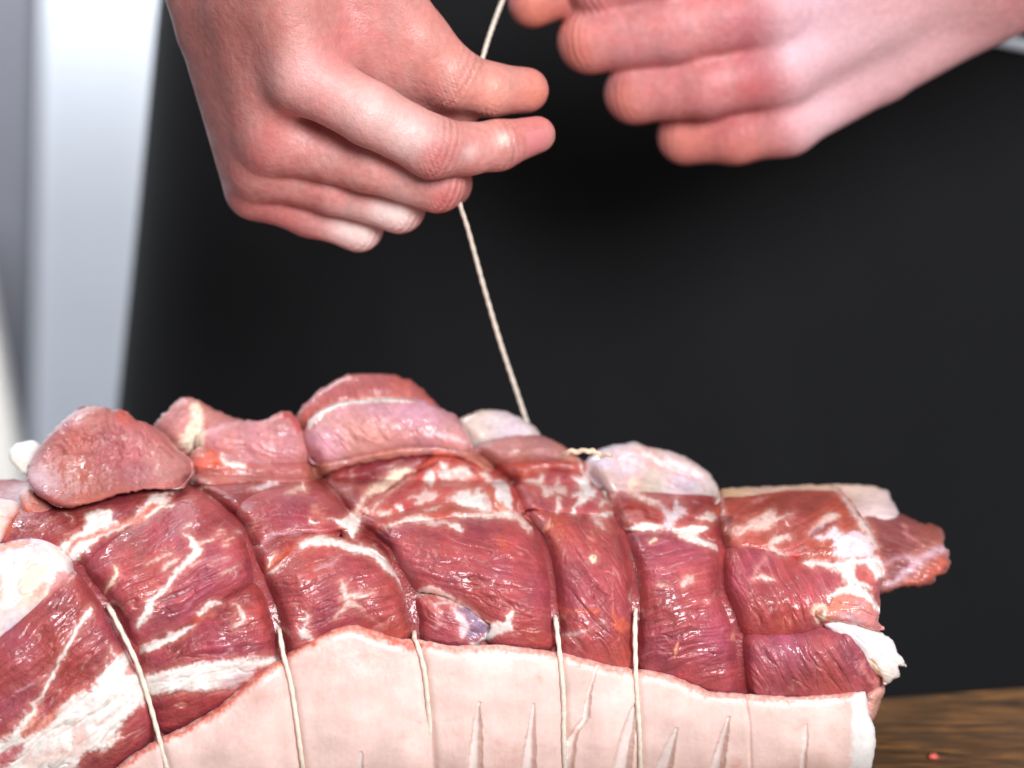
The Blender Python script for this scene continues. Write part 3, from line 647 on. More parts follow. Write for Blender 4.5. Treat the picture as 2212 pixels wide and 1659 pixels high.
# ------------------------------------------------------------------ roast: core body behind the lobes
def core():
    xs = np.concatenate([np.linspace(-.215, -.19, 6), np.linspace(-.18, .095, 60), np.linspace(.098, .112, 8)]); m = 72; V = []
    for x in xs:
        Yc, a, zt = body_par(np.array(x)); b = zt/2; k = 1.0
        if x > .098: k = math.sqrt(max(0, 1-((x-.098)/.0145)**2))*.35+.65
        if x < -.19: k = math.sqrt(max(0, 1-((-.19-x)/.0255)**2))
        ph = np.arange(m)*2*np.pi/m; c_, s_ = np.cos(ph), np.sin(ph)
        aa, bb = (a-.004)*k, (b-.004)*k
        Yv = Yc+aa*np.sign(c_)*np.abs(c_)**(2/2.6); zv = zt/2+bb*np.sign(s_)*np.abs(s_)**(2/2.6)
        n = fbm(np.full(m, x)*60, ph*3, 5, 3)*.0015
        V.append(np.stack([np.full(m, x)+0*n, Yv+n*c_, np.maximum(.0006, zv+n*s_)], 1))
    V = np.concatenate(V); F = []
    for i in range(len(xs)-1):
        for k in range(m):
            k2 = (k+1) % m; F.append((i*m+k, i*m+k2, (i+1)*m+k2, (i+1)*m+k))
    n0 = len(V); V = np.vstack([V, V[:m].mean(0), V[-m:].mean(0)])
    for k in range(m):
        k2 = (k+1) % m; F.append((n0, k2, k, k)); F.append((n0+1, (n0-m)+k, (n0-m)+k2, (n0-m)+k2))
    cc = np.tile(lin((142, 52, 54)), (len(V), 1))*(1+.25*fbm(V[:, 0]*70, V[:, 2]*70+V[:, 1]*40, 3, 3))[:, None]
    sk = sstep(.045, .03, V[:, 2])*(V[:, 0] > -.12)
    sk = np.maximum(sk, sstep(.05, .07, V[:, 1]-body_par(V[:, 0])[0])*sstep(.075, .06, V[:, 2]))
    cc = cc*(1-sk[:, None])+lin((232, 200, 188))*sk[:, None]
    me = [tuple(dict.fromkeys(f)) for f in F]
    q = [f for f in me if len(f) == 4]; t = [f for f in me if len(f) == 3]
    V3 = V; o = mesh_obj('meat_core', V3, np.array([(a, b, c, d) for a, b, c, d in q]), M_meat, roast, cc)
    import bmesh
    bm = bmesh.new(); bm.from_mesh(o.data); bm.verts.ensure_lookup_table()
    for f in t: bm.faces.new([bm.verts[i] for i in f])
    bmesh.ops.recalc_face_normals(bm, faces=bm.faces); bm.to_mesh(o.data); bm.free()
core()

# ------------------------------------------------------------------ roast: muscles between the ties
L = lobe
MUS = 'muscle'
GROOVES += [(c[:n], 17, 6.0) for c, n in zip(CR, (5, 9, 10, 11, 9, 8))]+[(c[:n], 6.5, 3.6) for c, n in zip(CR, (5, 9, 10, 11, 8, 8))]
# back row lying on the ridge (full bodies, thick behind)
L('fat_tip', 'z3', [(45, 370), (80, 330), (150, 328), (165, 400), (130, 445), (90, 430)], 'fat', H=4.0, R=6, P=0.0, back=10, off=-14, fib=.1, low=.3)
L(MUS, 'z3', [(115, 450), (150, 370), (200, 300), (270, 230), (330, 188), (380, 175), (460, 190), (510, 195), (560, 235), (630, 260), (690, 310), (730, 360), (775, 385), (792, 430), (770, 480), (740, 500),
              (620, 502), (500, 522), (400, 552), (300, 577), (240, 575), (190, 545), (135, 510)], (178, 103, 101), H=15.0, R=17, P=0.0, off=11, back=26, ang=-15, fib=.10, mid=2.2, low=2.6, ragged=2.5, var=.16, grain=.55)
L('fat_scrap', 'z3', [(90, 530), (140, 505), (200, 545), (210, 590), (150, 610), (100, 590)], (184, 111, 92), H=3, R=5, P=1.0, off=0, fib=.1)
L('fat_scrap', 'z3', [(-40, 575), (40, 565), (70, 590), (30, 660), (0, 720), (-40, 740)], 'fatp', H=6.0, R=8, P=1.0, off=0, fib=.1)
L(MUS, 'z3', [(640, 255), (700, 190), (760, 140), (850, 175), (930, 215), (985, 232), (1010, 255), (960, 300), (850, 330), (800, 370), (740, 375), (690, 310)], (184, 119, 113), H=8.0, R=9, P=0.0, off=-12, back=16, ang=-40, fib=.2, grain=.3, ragged=3.5, low=2.0)
L(MUS, 'z3', [(820, 290), (880, 262), (950, 240), (1070, 237), (1130, 215), (1190, 200), (1240, 270), (1280, 340), (1287, 405), (1100, 410), (950, 392), (830, 352)], (196, 128, 130), H=9.0, R=11, P=0.0, off=-2, back=18, ang=10, fib=.15, grain=.25, ragged=3, low=2.0)
L(MUS, 'z3', [(775, 440), (800, 360), (860, 335), (930, 375), (1100, 400), (1290, 400), (1305, 440), (1295, 470), (1150, 475), (1000, 475), (860, 490), (790, 480)], (172, 95, 86), H=6.0, R=7, P=2.0, off=2, ang=3, fib=.25)
L(MUS, 'z4', [(135, 310), (165, 240), (220, 175), (310, 112), (410, 66), (560, 60), (680, 75), (780, 122), (850, 190), (900, 250), (880, 330), (600, 330), (300, 340), (180, 370)], (182, 98, 93), H=8.0, R=9, P=0.0, off=-16, back=16, ang=65, fib=.3, grain=.25, ragged=3)
L(MUS, 'z4', [(170, 390), (220, 285), (320, 226), (420, 203), (560, 196), (700, 190), (800, 202), (890, 240), (980, 282), (1040, 360), (1075, 450), (1060, 480), (900, 450), (700, 448), (540, 478), (400, 510), (225, 540), (195, 460)], (206, 146, 149), H=13.0, R=15, P=0.0, off=2, back=22, ang=55, fib=.22, mid=1.0, var=.14, grain=.2, low=1.8)
L(MUS, 'z4', [(222, 530), (400, 500), (540, 468), (700, 440), (880, 436), (1060, 462), (1160, 530), (1190, 570), (1100, 530), (1000, 492), (850, 478), (700, 490), (560, 510), (400, 540), (290, 580), (235, 600)], (178, 111, 98), H=3.6, R=6, P=0.8, off=4, ang=-5, fib=.25)
L('membrane', 'z4', [(1015, 315), (1070, 280), (1150, 255), (1260, 265), (1345, 302), (1420, 352), (1440, 410), (1350, 440), (1250, 450), (1150, 460), (1085, 470), (1050, 385)], (206, 191, 189), H=9.0, R=10, P=0.0, off=-14, back=18, ang=20, fib=.12, var=.12)
L(MUS, 'z4', [(1078, 480), (1150, 432), (1270, 402), (1400, 394), (1500, 410), (1570, 450), (1620, 490), (1668, 530), (1560, 535), (1400, 530), (1200, 540), (1120, 540)], (172, 113, 106), H=8.0, R=9, P=1.0, off=-2, back=14, ang=-5, fib=.18)
L('membrane', 'z5', [(295, 320), (340, 270), (400, 237), (470, 225), (520, 214), (590, 240), (680, 260), (760, 290), (830, 340), (862, 372), (892, 435), (884, 480), (800, 470), (700, 455), (600, 445), (500, 435), (420, 430), (375, 410), (330, 365)], (208, 189, 188), H=10.0, R=11, P=0.0, off=-4, back=20, ang=30, fib=.15, var=.14, mid=.7)
L('fat_layer', 'z5', [(885, 460), (900, 432), (950, 420), (1080, 416), (1270, 408), (1400, 410), (1440, 440), (1420, 520), (1200, 520), (900, 520)], (203, 167, 150), H=5.0, R=6, P=0.0, off=-10, back=14, fib=.25)
L('fat_layer', 'z5', [(1380, 412), (1500, 408), (1580, 414), (1640, 432), (1660, 470), (1690, 530), (1640, 545), (1560, 530), (1480, 540), (1400, 480)], (218, 188, 172), H=5.0, R=6, P=0.0, off=-26, back=12, ang=5, fib=.2)
L(MUS, 'z5', [(1460, 505), (1540, 512), (1620, 535), (1690, 530), (1790, 575), (1882, 595), (1890, 670), (1916, 700), (1912, 770), (1862, 800), (1842, 830), (1760, 842), (1700, 842), (1660, 862), (1590, 870), (1500, 800), (1480, 640)], (141, 75, 70), H=6.0, R=8, P=0.0, off=-30, back=14, ang=25, fib=.3, ragged=4)
# left end
L('fat_lobe', 'v', [(-60, 1190), (0, 1180), (60, 1163), (110, 1172), (150, 1205), (168, 1226), (150, 1245), (105, 1292), (60, 1330), (0, 1375), (-60, 1420)], (230, 214, 204), H=6.5, R=15, P=0.8, ang=-40, fib=.08, var=.06, mid=.3)
L(MUS, 'z3', [(-100, 760), (0, 720), (50, 622), (120, 592), (300, 578), (550, 520), (720, 505), (760, 520), (680, 585), (500, 690), (340, 835), (310, 835), (240, 755), (130, 722), (0, 745), (-100, 800)], (146, 60, 63), H=5.0, R=12, P=2.7, ang=-35, fib=.35)
L(MUS, 'z3', [(320, 835), (500, 680), (700, 560), (765, 500), (840, 510), (930, 590), (1000, 660), (1030, 760), (1065, 880), (900, 972), (800, 1050), (550, 1175), (490, 1075), (420, 950)], (164, 72, 78), H=7.2, R=17, P=3.7, ang=-28, fib=.55, var=.2)
L(MUS, 'z3', [(550, 1170), (700, 1100), (830, 1020), (900, 970), (1065, 885), (1110, 960), (1145, 1080), (1168, 1200), (1150, 1230), (1060, 1300), (900, 1420), (670, 1530), (640, 1470), (610, 1350), (570, 1230)],
  (157, 65, 71), H=7.5, R=16, P=3.7, ang=-16, fib=.42, var=.2)
L(MUS, 'z3', [(-100, 1190), (0, 1110), (200, 900), (320, 828), (420, 950), (490, 1075), (570, 1230), (620, 1370), (645, 1520), (540, 1615), (420, 1700), (300, 1800), (-100, 1850)], (162, 72, 75), H=7.2, R=18, P=3.7, ang=-42, fib=.4, var=.16)
# second to third tie
L(MUS, 'v', [(420, 1044), (500, 1035), (600, 1032), (690, 1032), (735, 1075), (752, 1115), (700, 1090), (640, 1060), (560, 1065), (510, 1105), (480, 1095)], (137, 56, 57), H=3.6, R=9, P=2.7, ang=-6, fib=.3)
L(MUS, 'v', [(508, 1100), (545, 1070), (600, 1056), (660, 1052), (720, 1072), (762, 1122), (735, 1140), (700, 1152), (640, 1152), (590, 1165), (552, 1182), (535, 1150)], (162, 67, 70), H=6.5, R=13, P=3.7, off=1, ang=-6, fib=.35)
L(MUS, 'v', [(541, 1190), (580, 1165), (640, 1150), (700, 1150), (735, 1145), (700, 1175), (645, 1185), (600, 1215), (562, 1245)], (154, 60, 59), H=4.3, R=9, P=3.7, ang=-25, fib=.3)
L(MUS, 'v', [(562, 1243), (590, 1222), (615, 1200), (639, 1174), (690, 1155), (750, 1170), (797, 1187), (837, 1216), (861, 1252), (879, 1272), (888, 1311), (898, 1343), (894, 1385), (849, 1384), (770, 1358), (750, 1358), (671, 1405), (615, 1425), (603, 1383), (591, 1303), (575, 1270)],
  (164, 72, 75), H=7.9, R=15, P=3.7, off=1, ang=-20, fib=.3, var=.18)
L(MUS, 'z4', [(380, 850), (480, 825), (640, 860), (700, 980), (740, 1120), (740, 1230), (650, 1100), (520, 1020), (400, 960)], (127, 45, 44), H=3, R=8, P=2.0, off=-1, ang=20, fib=.3)
# third to fourth tie
L(MUS, 'z4', [(225, 610), (290, 570), (400, 535), (600, 500), (800, 478), (900, 485), (830, 560), (700, 640), (590, 710), (480, 810), (410, 830), (340, 690)], (139, 49, 49), H=4.3, R=11, P=2.7, ang=-18, fib=.3)
L(MUS, 'z4', [(470, 820), (590, 700), (700, 620), (850, 500), (1000, 500), (1170, 550), (1280, 640), (1345, 740), (1345, 815), (1200, 805), (1000, 750), (800, 765), (640, 815), (540, 840)], (187, 71, 69), H=5.8, R=12, P=2.7, off=1, ang=-25, fib=.4, mid=1.0)
L(MUS, 'z4', [(420, 850), (480, 825), (640, 805), (800, 758), (1000, 742), (1200, 798), (1345, 815), (1425, 885), (1400, 900), (1300, 845), (1000, 830), (700, 865), (580, 900), (600, 990), (560, 980), (480, 900)], (161, 64, 57), H=4.3, R=8, P=2.7, ang=-4, fib=.4)
L(MUS, 'z4', [(420, 900), (560, 890), (700, 860), (900, 840), (1100, 818), (1300, 825), (1420, 890), (1470, 960), (1500, 1080), (1495, 1150), (1522, 1250), (1532, 1350), (1545, 1450), (1545, 1560), (1400, 1565), (1250, 1550), (1100, 1545), (1190, 1430), (1080, 1345), (950, 1268), (850, 1235), (715, 1215), (660, 1100), (600, 1000), (520, 960)],
  (166, 73, 78), H=8.6, R=19, P=3.7, ang=14, fib=.3, var=.18, mid=.8)
L(MUS, 'z4', [(735, 1280), (850, 1260), (960, 1280), (1080, 1340), (1195, 1430), (1080, 1530), (960, 1545), (860, 1515), (765, 1505), (775, 1400)], (160, 71, 78), H=3.0, R=10, P=2.7, ang=30, fib=.3)
# fourth to fifth tie
L(MUS, 'a4', [(450, 380), (700, 310), (1000, 280), (1250, 260), (1500, 280), (1640, 330), (1700, 480), (1600, 480), (1300, 440), (1100, 450), (900, 540), (720, 560), (560, 470)], (172, 75, 61), H=4.3, R=9, P=2.7, ang=-6, fib=.3)
L(MUS, 'a4', [(700, 560), (900, 530), (1100, 440), (1300, 430), (1620, 460), (1740, 520), (1850, 680), (1950, 820), (2030, 960), (1780, 1000), (1480, 990), (1280, 970), (1000, 900), (860, 900), (820, 760)], (170, 73, 78), H=5.8, R=12, P=2.7, off=1, ang=40, fib=.3, mid=1.0)
L(MUS, 'v', [(1128, 1100), (1150, 1090), (1200, 1098), (1310, 1103), (1330, 1115), (1340, 1140), (1357, 1190), (1371, 1235), (1374, 1300), (1373, 1455), (1314, 1448), (1225, 1424), (1206, 1415), (1201, 1330), (1197, 1260), (1188, 1210), (1170, 1150)], (166, 73, 75), H=7.9, R=17, P=3.7, ang=55, fib=.3, mid=1.0, var=.18)
# fifth to sixth tie
L(MUS, 'v', [(1310, 1055), (1345, 1058), (1400, 1058), (1450, 1062), (1545, 1072), (1552, 1120), (1557, 1180), (1500, 1150), (1420, 1150), (1345, 1145), (1330, 1105)], (159, 60, 59), H=5.8, R=11, P=3.7, ang=10, fib=.3)
L(MUS, 'v', [(1341, 1140), (1420, 1142), (1500, 1145), (1556, 1180), (1560, 1280), (1580, 1320), (1597, 1380), (1605, 1506), (1530, 1503), (1467, 1476), (1428, 1462), (1378, 1455), (1374, 1300), (1371, 1230), (1356, 1180)], (164, 73, 80), H=7.9, R=17, P=3.7, ang=-14, fib=.5, var=.2, mid=.8)
# right end
L(MUS, 'v', [(1550, 1085), (1600, 1078), (1660, 1070), (1720, 1062), (1795, 1057), (1830, 1080), (1860, 1120), (1885, 1165), (1898, 1205), (1850, 1215), (1780, 1212), (1700, 1205), (1640, 1190), (1560, 1185), (1555, 1130)], (166, 77, 67), H=6.5, R=14, P=2.7, off=0, back=0, ang=-28, fib=.45, mid=.9)
L(MUS, 'v', [(1561, 1180), (1640, 1178), (1700, 1200), (1780, 1208), (1900, 1212), (1908, 1240), (1896, 1275), (1893, 1330), (1850, 1345), (1790, 1350), (1740, 1372), (1660, 1375), (1590, 1372), (1578, 1320), (1561, 1280)], (166, 73, 78), H=7.9, R=17, P=3.7, ang=60, fib=.35, mid=.8, var=.18)
L(MUS, 'v', [(1586, 1366), (1660, 1368), (1740, 1362), (1800, 1345), (1885, 1345), (1900, 1400), (1905, 1460), (1902, 1500), (1870, 1506), (1797, 1514), (1700, 1518), (1608, 1510), (1601, 1430)], (162, 75, 83), H=7.2, R=15, P=3.7, ang=58, fib=.4, var=.18)
L('fat_flap', 'a6', [(620, 1460), (690, 1400), (790, 1380), (805, 1330), (775, 1300), (880, 1260), (1000, 1215), (1100, 1215), (1220, 1260), (1280, 1350), (1320, 1440), (1335, 1500), (1320, 1570), (1380, 1650), (1200, 1650), (1060, 1610), (900, 1580), (760, 1590), (680, 1540)],
  (206, 124, 108), H=3.5, R=5, P=1.5, off=5, ang=15, fib=.12, ragged=3, expand=1)
L('fat_flap', 'a7', [(632, 50), (720, 70), (830, 75), (900, 100), (990, 125), (1080, 165), (1150, 195), (1210, 230), (1250, 310), (1295, 375), (1322, 432), (1285, 425), (1262, 440), (1275, 500), (1220, 540), (1155, 580), (1140, 520), (1080, 480), (1020, 400), (950, 300), (850, 220), (740, 150), (660, 90)],
  (238, 224, 216), H=2.6, R=6, P=1.0, off=3.5, ang=35, fib=.03, ragged=2.5, back=9, var=.05, expand=1, low=.4, mid=.15)
L('fat_scrap', 'a7', [(1010, 650), (1140, 600), (1115, 720), (1080, 800), (1050, 850), (1010, 800)], (206, 150, 146), H=4.0, R=6, P=2.0, off=0, fib=.1, back=8)

# ------------------------------------------------------------------ skin
SK = [(252, 1659), (283, 1634), (336, 1600), (399, 1571), (472, 1529), (551, 1461), (609, 1424), (622, 1413), (674, 1382), (714, 1361), (750, 1351), (770, 1351), (813, 1365), (849, 1379), (896, 1383), (932, 1387),
      (972, 1397), (1027, 1395), (1087, 1395), (1146, 1402), (1225, 1414), (1314, 1438), (1379, 1447), (1428, 1454), (1467, 1466), (1501, 1481), (1530, 1495), (1602, 1500), (1700, 1507), (1797, 1502), (1868, 1495)]
SKR = [(1872, 1520), (1876, 1548), (1888, 1573), (1890, 1612), (1880, 1659), (1870, 1790)]
SP = SKINPAINT
pp('v', [(470, 1560), (620, 1440), (760, 1372), (880, 1400), (860, 1440), (700, 1440), (600, 1500), (500, 1600)], (228, 172, 162), 40, .6, 0, 20, SP)
for x, y, r, c in ((840, 1440, 8, 0), (930, 1470, 5, 0), (975, 1455, 4, 1), (900, 1545, 10, 0), (870, 1590, 9, 1), (905, 1560, 4, 1), (1010, 1580, 14, 0), (1100, 1640, 22, 1), (1080, 1605, 10, 0), (1160, 1470, 16, 0), (1255, 1477, 5, 1), (1165, 1465, 5, 1),
                   (1440, 1505, 8, 0), (1735, 1560, 8, 1), (1800, 1580, 9, 0), (1760, 1590, 6, 0), (1720, 1575, 6, 1), (1590, 1650, 10, 2), (1240, 1580, 7, 2), (742, 1400, 14, 0), (790, 1420, 10, 1), (560, 1500, 20, 0), (1660, 1540, 8, 0), (1830, 1520, 14, 0), (1700, 1530, 12, 0), (1780, 1640, 14, 0), (690, 1510, 12, 0), (1290, 1620, 10, 0)):
    pp('v', [(x+r*math.cos(t)*1.2, y+r*math.sin(t)) for t in np.arange(0, 6.2, .9)], ((226, 176, 162), (214, 148, 132), (206, 100, 84))[c], r*1.1, .42, 0, r*.8, SP)
pl('v', [(p[0], p[1]+6) for p in SK], [6, 7, 8, 8, 9, 9, 8, 8, 9, 9, 10, 10, 9, 8, 8, 6, 5, 5, 5, 5, 5, 5, 6, 6, 6, 6, 5, 5, 5, 5, 4], (218, 112, 88), 9, .95, 0, 6, SP)
pl('v', [(283, 1640), (399, 1577), (472, 1535), (551, 1467), (622, 1416), (714, 1364)], [3, 3, 4, 4, 4, 3], (196, 74, 58), 5, .8, 0, 6, SP)
pl('v', [(800, 1365), (850, 1388), (880, 1398), (930, 1394)], [3, 5, 7, 4], (196, 74, 66), 6, .7, 0, 8, SP)
pp('v', [(1846, 1490), (1880, 1490), (1920, 1560), (1920, 1790), (1830, 1790), (1838, 1640), (1840, 1560)], 'white', 5, .97, 0, 4, SP)
SLASH = [([(1035, 1516), (1025, 1560), (1016, 1620), (1012, 1680), (1010, 1740), (1040, 1740), (1040, 1680), (1039, 1600)], 5.5),
         ([(1153, 1520), (1143, 1570), (1132, 1630), (1124, 1690), (1122, 1740), (1156, 1740), (1156, 1660), (1155, 1590)], 5.0),
         ([(1290, 1438), (1281, 1468), (1274, 1500), (1270, 1552), (1246, 1585), (1242, 1600), (1238, 1650), (1236, 1740), (1220, 1740), (1222, 1660), (1226, 1600), (1240, 1578), (1262, 1550), (1270, 1495), (1283, 1460)], 3.5),
         ([(1373, 1520), (1358, 1550), (1343, 1590), (1330, 1640), (1318, 1700), (1312, 1740), (1352, 1740), (1362, 1660), (1370, 1580)], 5.5),
         ([(1462, 1572), (1440, 1610), (1420, 1650), (1398, 1700), (1385, 1740), (1440, 1740), (1446, 1690), (1455, 1630)], 4.5),
         ([(1574, 1548), (1562, 1580), (1548, 1620), (1536, 1655), (1520, 1740), (1552, 1740), (1560, 1680), (1568, 1610)], 6),
         ([(1742, 1563), (1738, 1590), (1734, 1622), (1732, 1660), (1738, 1660), (1741, 1620), (1744, 1590)], 2.2),
         ([(779, 1624), (774, 1650), (770, 1690), (768, 1740), (784, 1740), (784, 1690)], 3.5)]
def skin_post(vx, vy, cc, h):
    for P, dep in SLASH:
        P = np.array(P, float); m = (vx > P[:, 0].min()-14) & (vx < P[:, 0].max()+14) & (vy > P[:, 1].min()-14)
        if not m.any(): continue
        x = vx[m]+2*fbm(vx[m]/20, vy[m]/20, 8, 2); y = vy[m]
        i0 = int(np.argmin(P[:, 1])); Q = np.roll(P, -i0, 0); j = int(np.argmax(Q[:, 1])); 
        e1 = Q[:j+1]; e2 = np.vstack([Q[:1], Q[j+1:][::-1]]) if j+1 < len(Q) else Q[:1]
        xa = np.interp(y, e1[:, 1], e1[:, 0]); xb = np.interp(y, e2[:, 1], e2[:, 0])
        xl = np.minimum(xa, xb)-4; xr = np.maximum(xa, xb)+4; t = (x-xl)/np.maximum(xr-xl, 1); top = sstep(Q[0, 1]-2, Q[0, 1]+90, y)
        ok = (y > Q[0, 1]) & (t > 0) & (t < 1)
        fl = np.clip(np.minimum(t/.16, (1-t)/.30), 0, 1)*ok
        h[m] -= dep*.9*fl*(.25+.75*top)
        kw = (sstep(.66, .78, t)*ok*.7)[:, None]; kf = (sstep(0, .2, t)*ok*.8)[:, None]
        cc[m] = cc[m]*(1-kf)+lin((243, 228, 222))*kf; cc[m] = cc[m]*(1-kw)+lin((240, 206, 188))*kw
    # fine dimples of the rind and faint vertical stretch marks
    h += .05*fbm(vx/10, vy/14, 77, 3)
    cc *= (1+.04*fbm(vx/30, vy/70, 71, 3))[:, None]
    return cc, h
GROOVES[:] = [(CR[0][5:], 9, 1.6), (CR[1][8:], 10, 2.2), (CR[2][9:], 10, 2.2), (CR[3][10:], 10, 2.0), (CR[4][8:], 9, 1.6), (CR[5][7:], 4, .9)]+[(CR[i][k:], 48, 1.9) for i, k in ((1, 8), (2, 9), (3, 10), (4, 8))]
skin_outline = [(120, 1790), (180, 1720)]+SK+SKR
L('skin', 'v', skin_outline, (238, 205, 195), H=4.5, R=5, P=.5, off=3.5, ang=90, fib=.02, low=1.0, mid=.12, ragged=1.5, expand=2, paint=SP, mat=M_rind, var=.08, smooth=False, post=skin_post, blurf=.25)

# ------------------------------------------------------------------ twine
def twine_loop(front_v, heights, label, dots=None):
    P = smooth_open(front_v, 8); hh = np.interp(np.linspace(0, 1, len(P)), np.linspace(0, 1, len(heights)), heights)
    hh = np.where(hh < .9, hh-11*sstep(.9, -1.5, hh), hh); hh[:10] -= np.linspace(6, 0, 10); W = surf(P[:, 0], P[:, 1], hh)
    top, bot = W[0], W[-1]; back = []
    for k in np.linspace(0, 1, 40)[1:-1]:
        x = bot[0]+(top[0]-bot[0])*k; Yc, a, zt = body_par(np.array(x)); b = zt/2
        ph = math.radians(215+(460-215)*k)       # under, behind, over the top
        c_, s_ = math.cos(ph), math.sin(ph)
        dr_ = .006*sstep(.55, .95, k); back.append((x, Yc+(a+.001-dr_)*math.copysign(abs(c_)**(2/2.6), c_), max(.0012, b+(b+.0015-dr_)*math.copysign(abs(s_)**(2/2.6), s_))))
    Q = np.vstack([W, back[0:], W[:1]])
    Q = smooth_open(Q[::1], 2)
    V, F = tube(Q, .00082, 10, 2*math.pi/.0052*.5, 2, .12)
    o = mesh_any('butcher_twine', V, F, M_twine)
    tag(o, label, 'twine', 'twine ties around the roast'); return o
sk_h = 5.6
twine_loop(CR[0], [-3, -3, 0.5, 3.4, 4.6, 4.2, 5.4, 7.0, 7.0], 'white twine tie biting into the far left end of the meat, leftmost of the ties')
twine_loop(CR[1], [-4, -4, -4, -3, -3, -3, -2.5, -1, 5.0, sk_h, sk_h, sk_h-2], 'second twine tie from the left, crossing the left end of the pale skin')
twine_loop(CR[2], [-4, -4, -4, -4, -4, -4, -3, -3, -2, 1, 4.4, sk_h, 4.6, 2.2, 1.5], 'third twine tie from the left, short white length ending mid skin')
twine_loop(CR[3], [-4, -4, -4, -4, -4, -4, -4, -3, -3, -1.5, 2.0, 5.0, sk_h, sk_h-.3, 3], 'fourth twine tie from the left, meeting a brown slit in the skin')
twine_loop(CR[4], [-4, -4, -4, -3, -2, -1.5, -1, .8, 2.5, sk_h, sk_h+.2, sk_h+.2, sk_h], 'fifth twine tie from the left, straight down beside an open skin slash')
twine_loop(CR[5], [-4, -4, -4, -4, -4, -4, -4, -4, -4, -2, 0], 'rightmost twine tie, sunk deep in the crease near the cut end')
# taut strand from the meat to the hands
tw = [at(x, y, Y) for x, y, Y in ((1152, 960, .112), (1138, 912, .110), (1110, 828, .104), (1080, 738, .098), (1045, 620, .090), (1012, 500, .082), (988, 420, .075), (985, 350, .078), (1015, 240, .085),
                                  (1036, 150, .096), (1058, 75, .120), (1086, 0, .145), (1108, -52, .160), (1180, -80, .168), (1270, -60, .168))]
V, F = tube(smooth_open(np.array(tw), 60), .00082, 10, 2*math.pi/.0050*.5, 2, .10)
o = mesh_any('butcher_twine', V, F, M_twine); tag(o, 'taut cream twine strand pulled up from the meat to the two hands', 'twine')
# knotted tail on the ridge
kn = [at(x, y, Y) for x, y, Y in ((1215, 985, .060), (1228, 976, .056), (1250, 975, .055), (1275, 974, .055), (1287, 978, .055), (1300, 983, .054), (1320, 982, .052))]
Q = smooth_open(np.array(kn), 12); Q[:, 2] += .0003*np.sin(np.arange(len(Q))*.5)
V, F = tube(Q, .0009, 10, 2*math.pi/.005*.5, 2, .08)
o = mesh_any('butcher_twine', V, F, M_twine_wet); tag(o, 'stained twine end lying across the gap on top of the meat', 'twine')
# scrap on the table
sp = on_board(2017, 1640)
rs = np.random.RandomState(2); V = []; n, m = 10, 14
for i in range(n):
    for k in range(m):
        th = math.pi*i/(n-1); ph = 2*math.pi*k/m; r = .0015*(1+.35*fbm(np.array(math.cos(ph)*1.3+th), np.array(math.sin(ph)*1.3), 4, 2))
        V.append((sp[0]+r*1.35*math.sin(th)*math.cos(ph), sp[1]+r*math.sin(th)*math.sin(ph), -.0001+.0011+r*.8*math.cos(th)))
F = [(i*m+k, i*m+(k+1) % m, (i+1)*m+(k+1) % m, (i+1)*m+k) for i in range(n-1) for k in range(m)]
o = mesh_any('meat_scrap', V, F, simple('scrap_meat', (206, 92, 78), .35, (800, .0005, .6), .2, 400)); tag(o, 'tiny red scrap of meat on the dark table at lower right', 'meat scrap')

# ------------------------------------------------------------------ person: hands grown from one distance field
def smin(a, b, k):
    h = np.clip(.5+.5*(b-a)/k, 0, 1); return b+(a-b)*h-k*h*(1-h)
def surface_nets(S, origin, step):
    s = S < 0; nx, ny, nz = S.shape
    c = np.zeros((nx-1, ny-1, nz-1), int)
    for i in (0, 1):
        for j in (0, 1):
            for k in (0, 1): c += s[i:nx-1+i, j:ny-1+j, k:nz-1+k]
    act = (c > 0) & (c < 8); I = np.argwhere(act); idx = -np.ones(act.shape, int); idx[act] = np.arange(len(I))
    acc = np.zeros((len(I), 3)); cnt = np.zeros(len(I))
    cor = [(i, j, k) for i in (0, 1) for j in (0, 1) for k in (0, 1)]
    val = {q: S[I[:, 0]+q[0], I[:, 1]+q[1], I[:, 2]+q[2]] for q in cor}
    for q in cor:
        for ax in range(3):
            if q[ax] == 0:
                r = list(q); r[ax] = 1; r = tuple(r); a, b = val[q], val[r]; m = (a < 0) != (b < 0)
                t = np.where(m, a/(a-b+1e-12), 0); p = np.tile(np.array(q, float), (len(I), 1)); p[:, ax] += t
                acc += p*m[:, None]; cnt += m
    V = origin+(I+acc/np.maximum(cnt, 1)[:, None])*step
    F = []
    for ax in range(3):
        a = [slice(None)]*3; b = [slice(None)]*3; a[ax] = slice(0, -1); b[ax] = slice(1, None)
        ch = s[tuple(a)] != s[tuple(b)]; E = np.argwhere(ch)
        u, v = [(1, 2), (2, 0), (0, 1)][ax]
        ok = (E[:, u] > 0) & (E[:, v] > 0) & (E[:, u] < S.shape[u]-1) & (E[:, v] < S.shape[v]-1); E = E[ok]
        flip = s[tuple(E.T)]
        def cell(du, dv):
            q = E.copy(); q[:, u] += du; q[:, v] += dv; return idx[tuple(q.T)]
        Q = np.stack([cell(-1, -1), cell(0, -1), cell(0, 0), cell(-1, 0)], 1)
        Q[~flip] = Q[~flip][:, ::-1]; F.append(Q)
    F = np.concatenate(F); F = F[(F >= 0).all(1)]
    return V, F
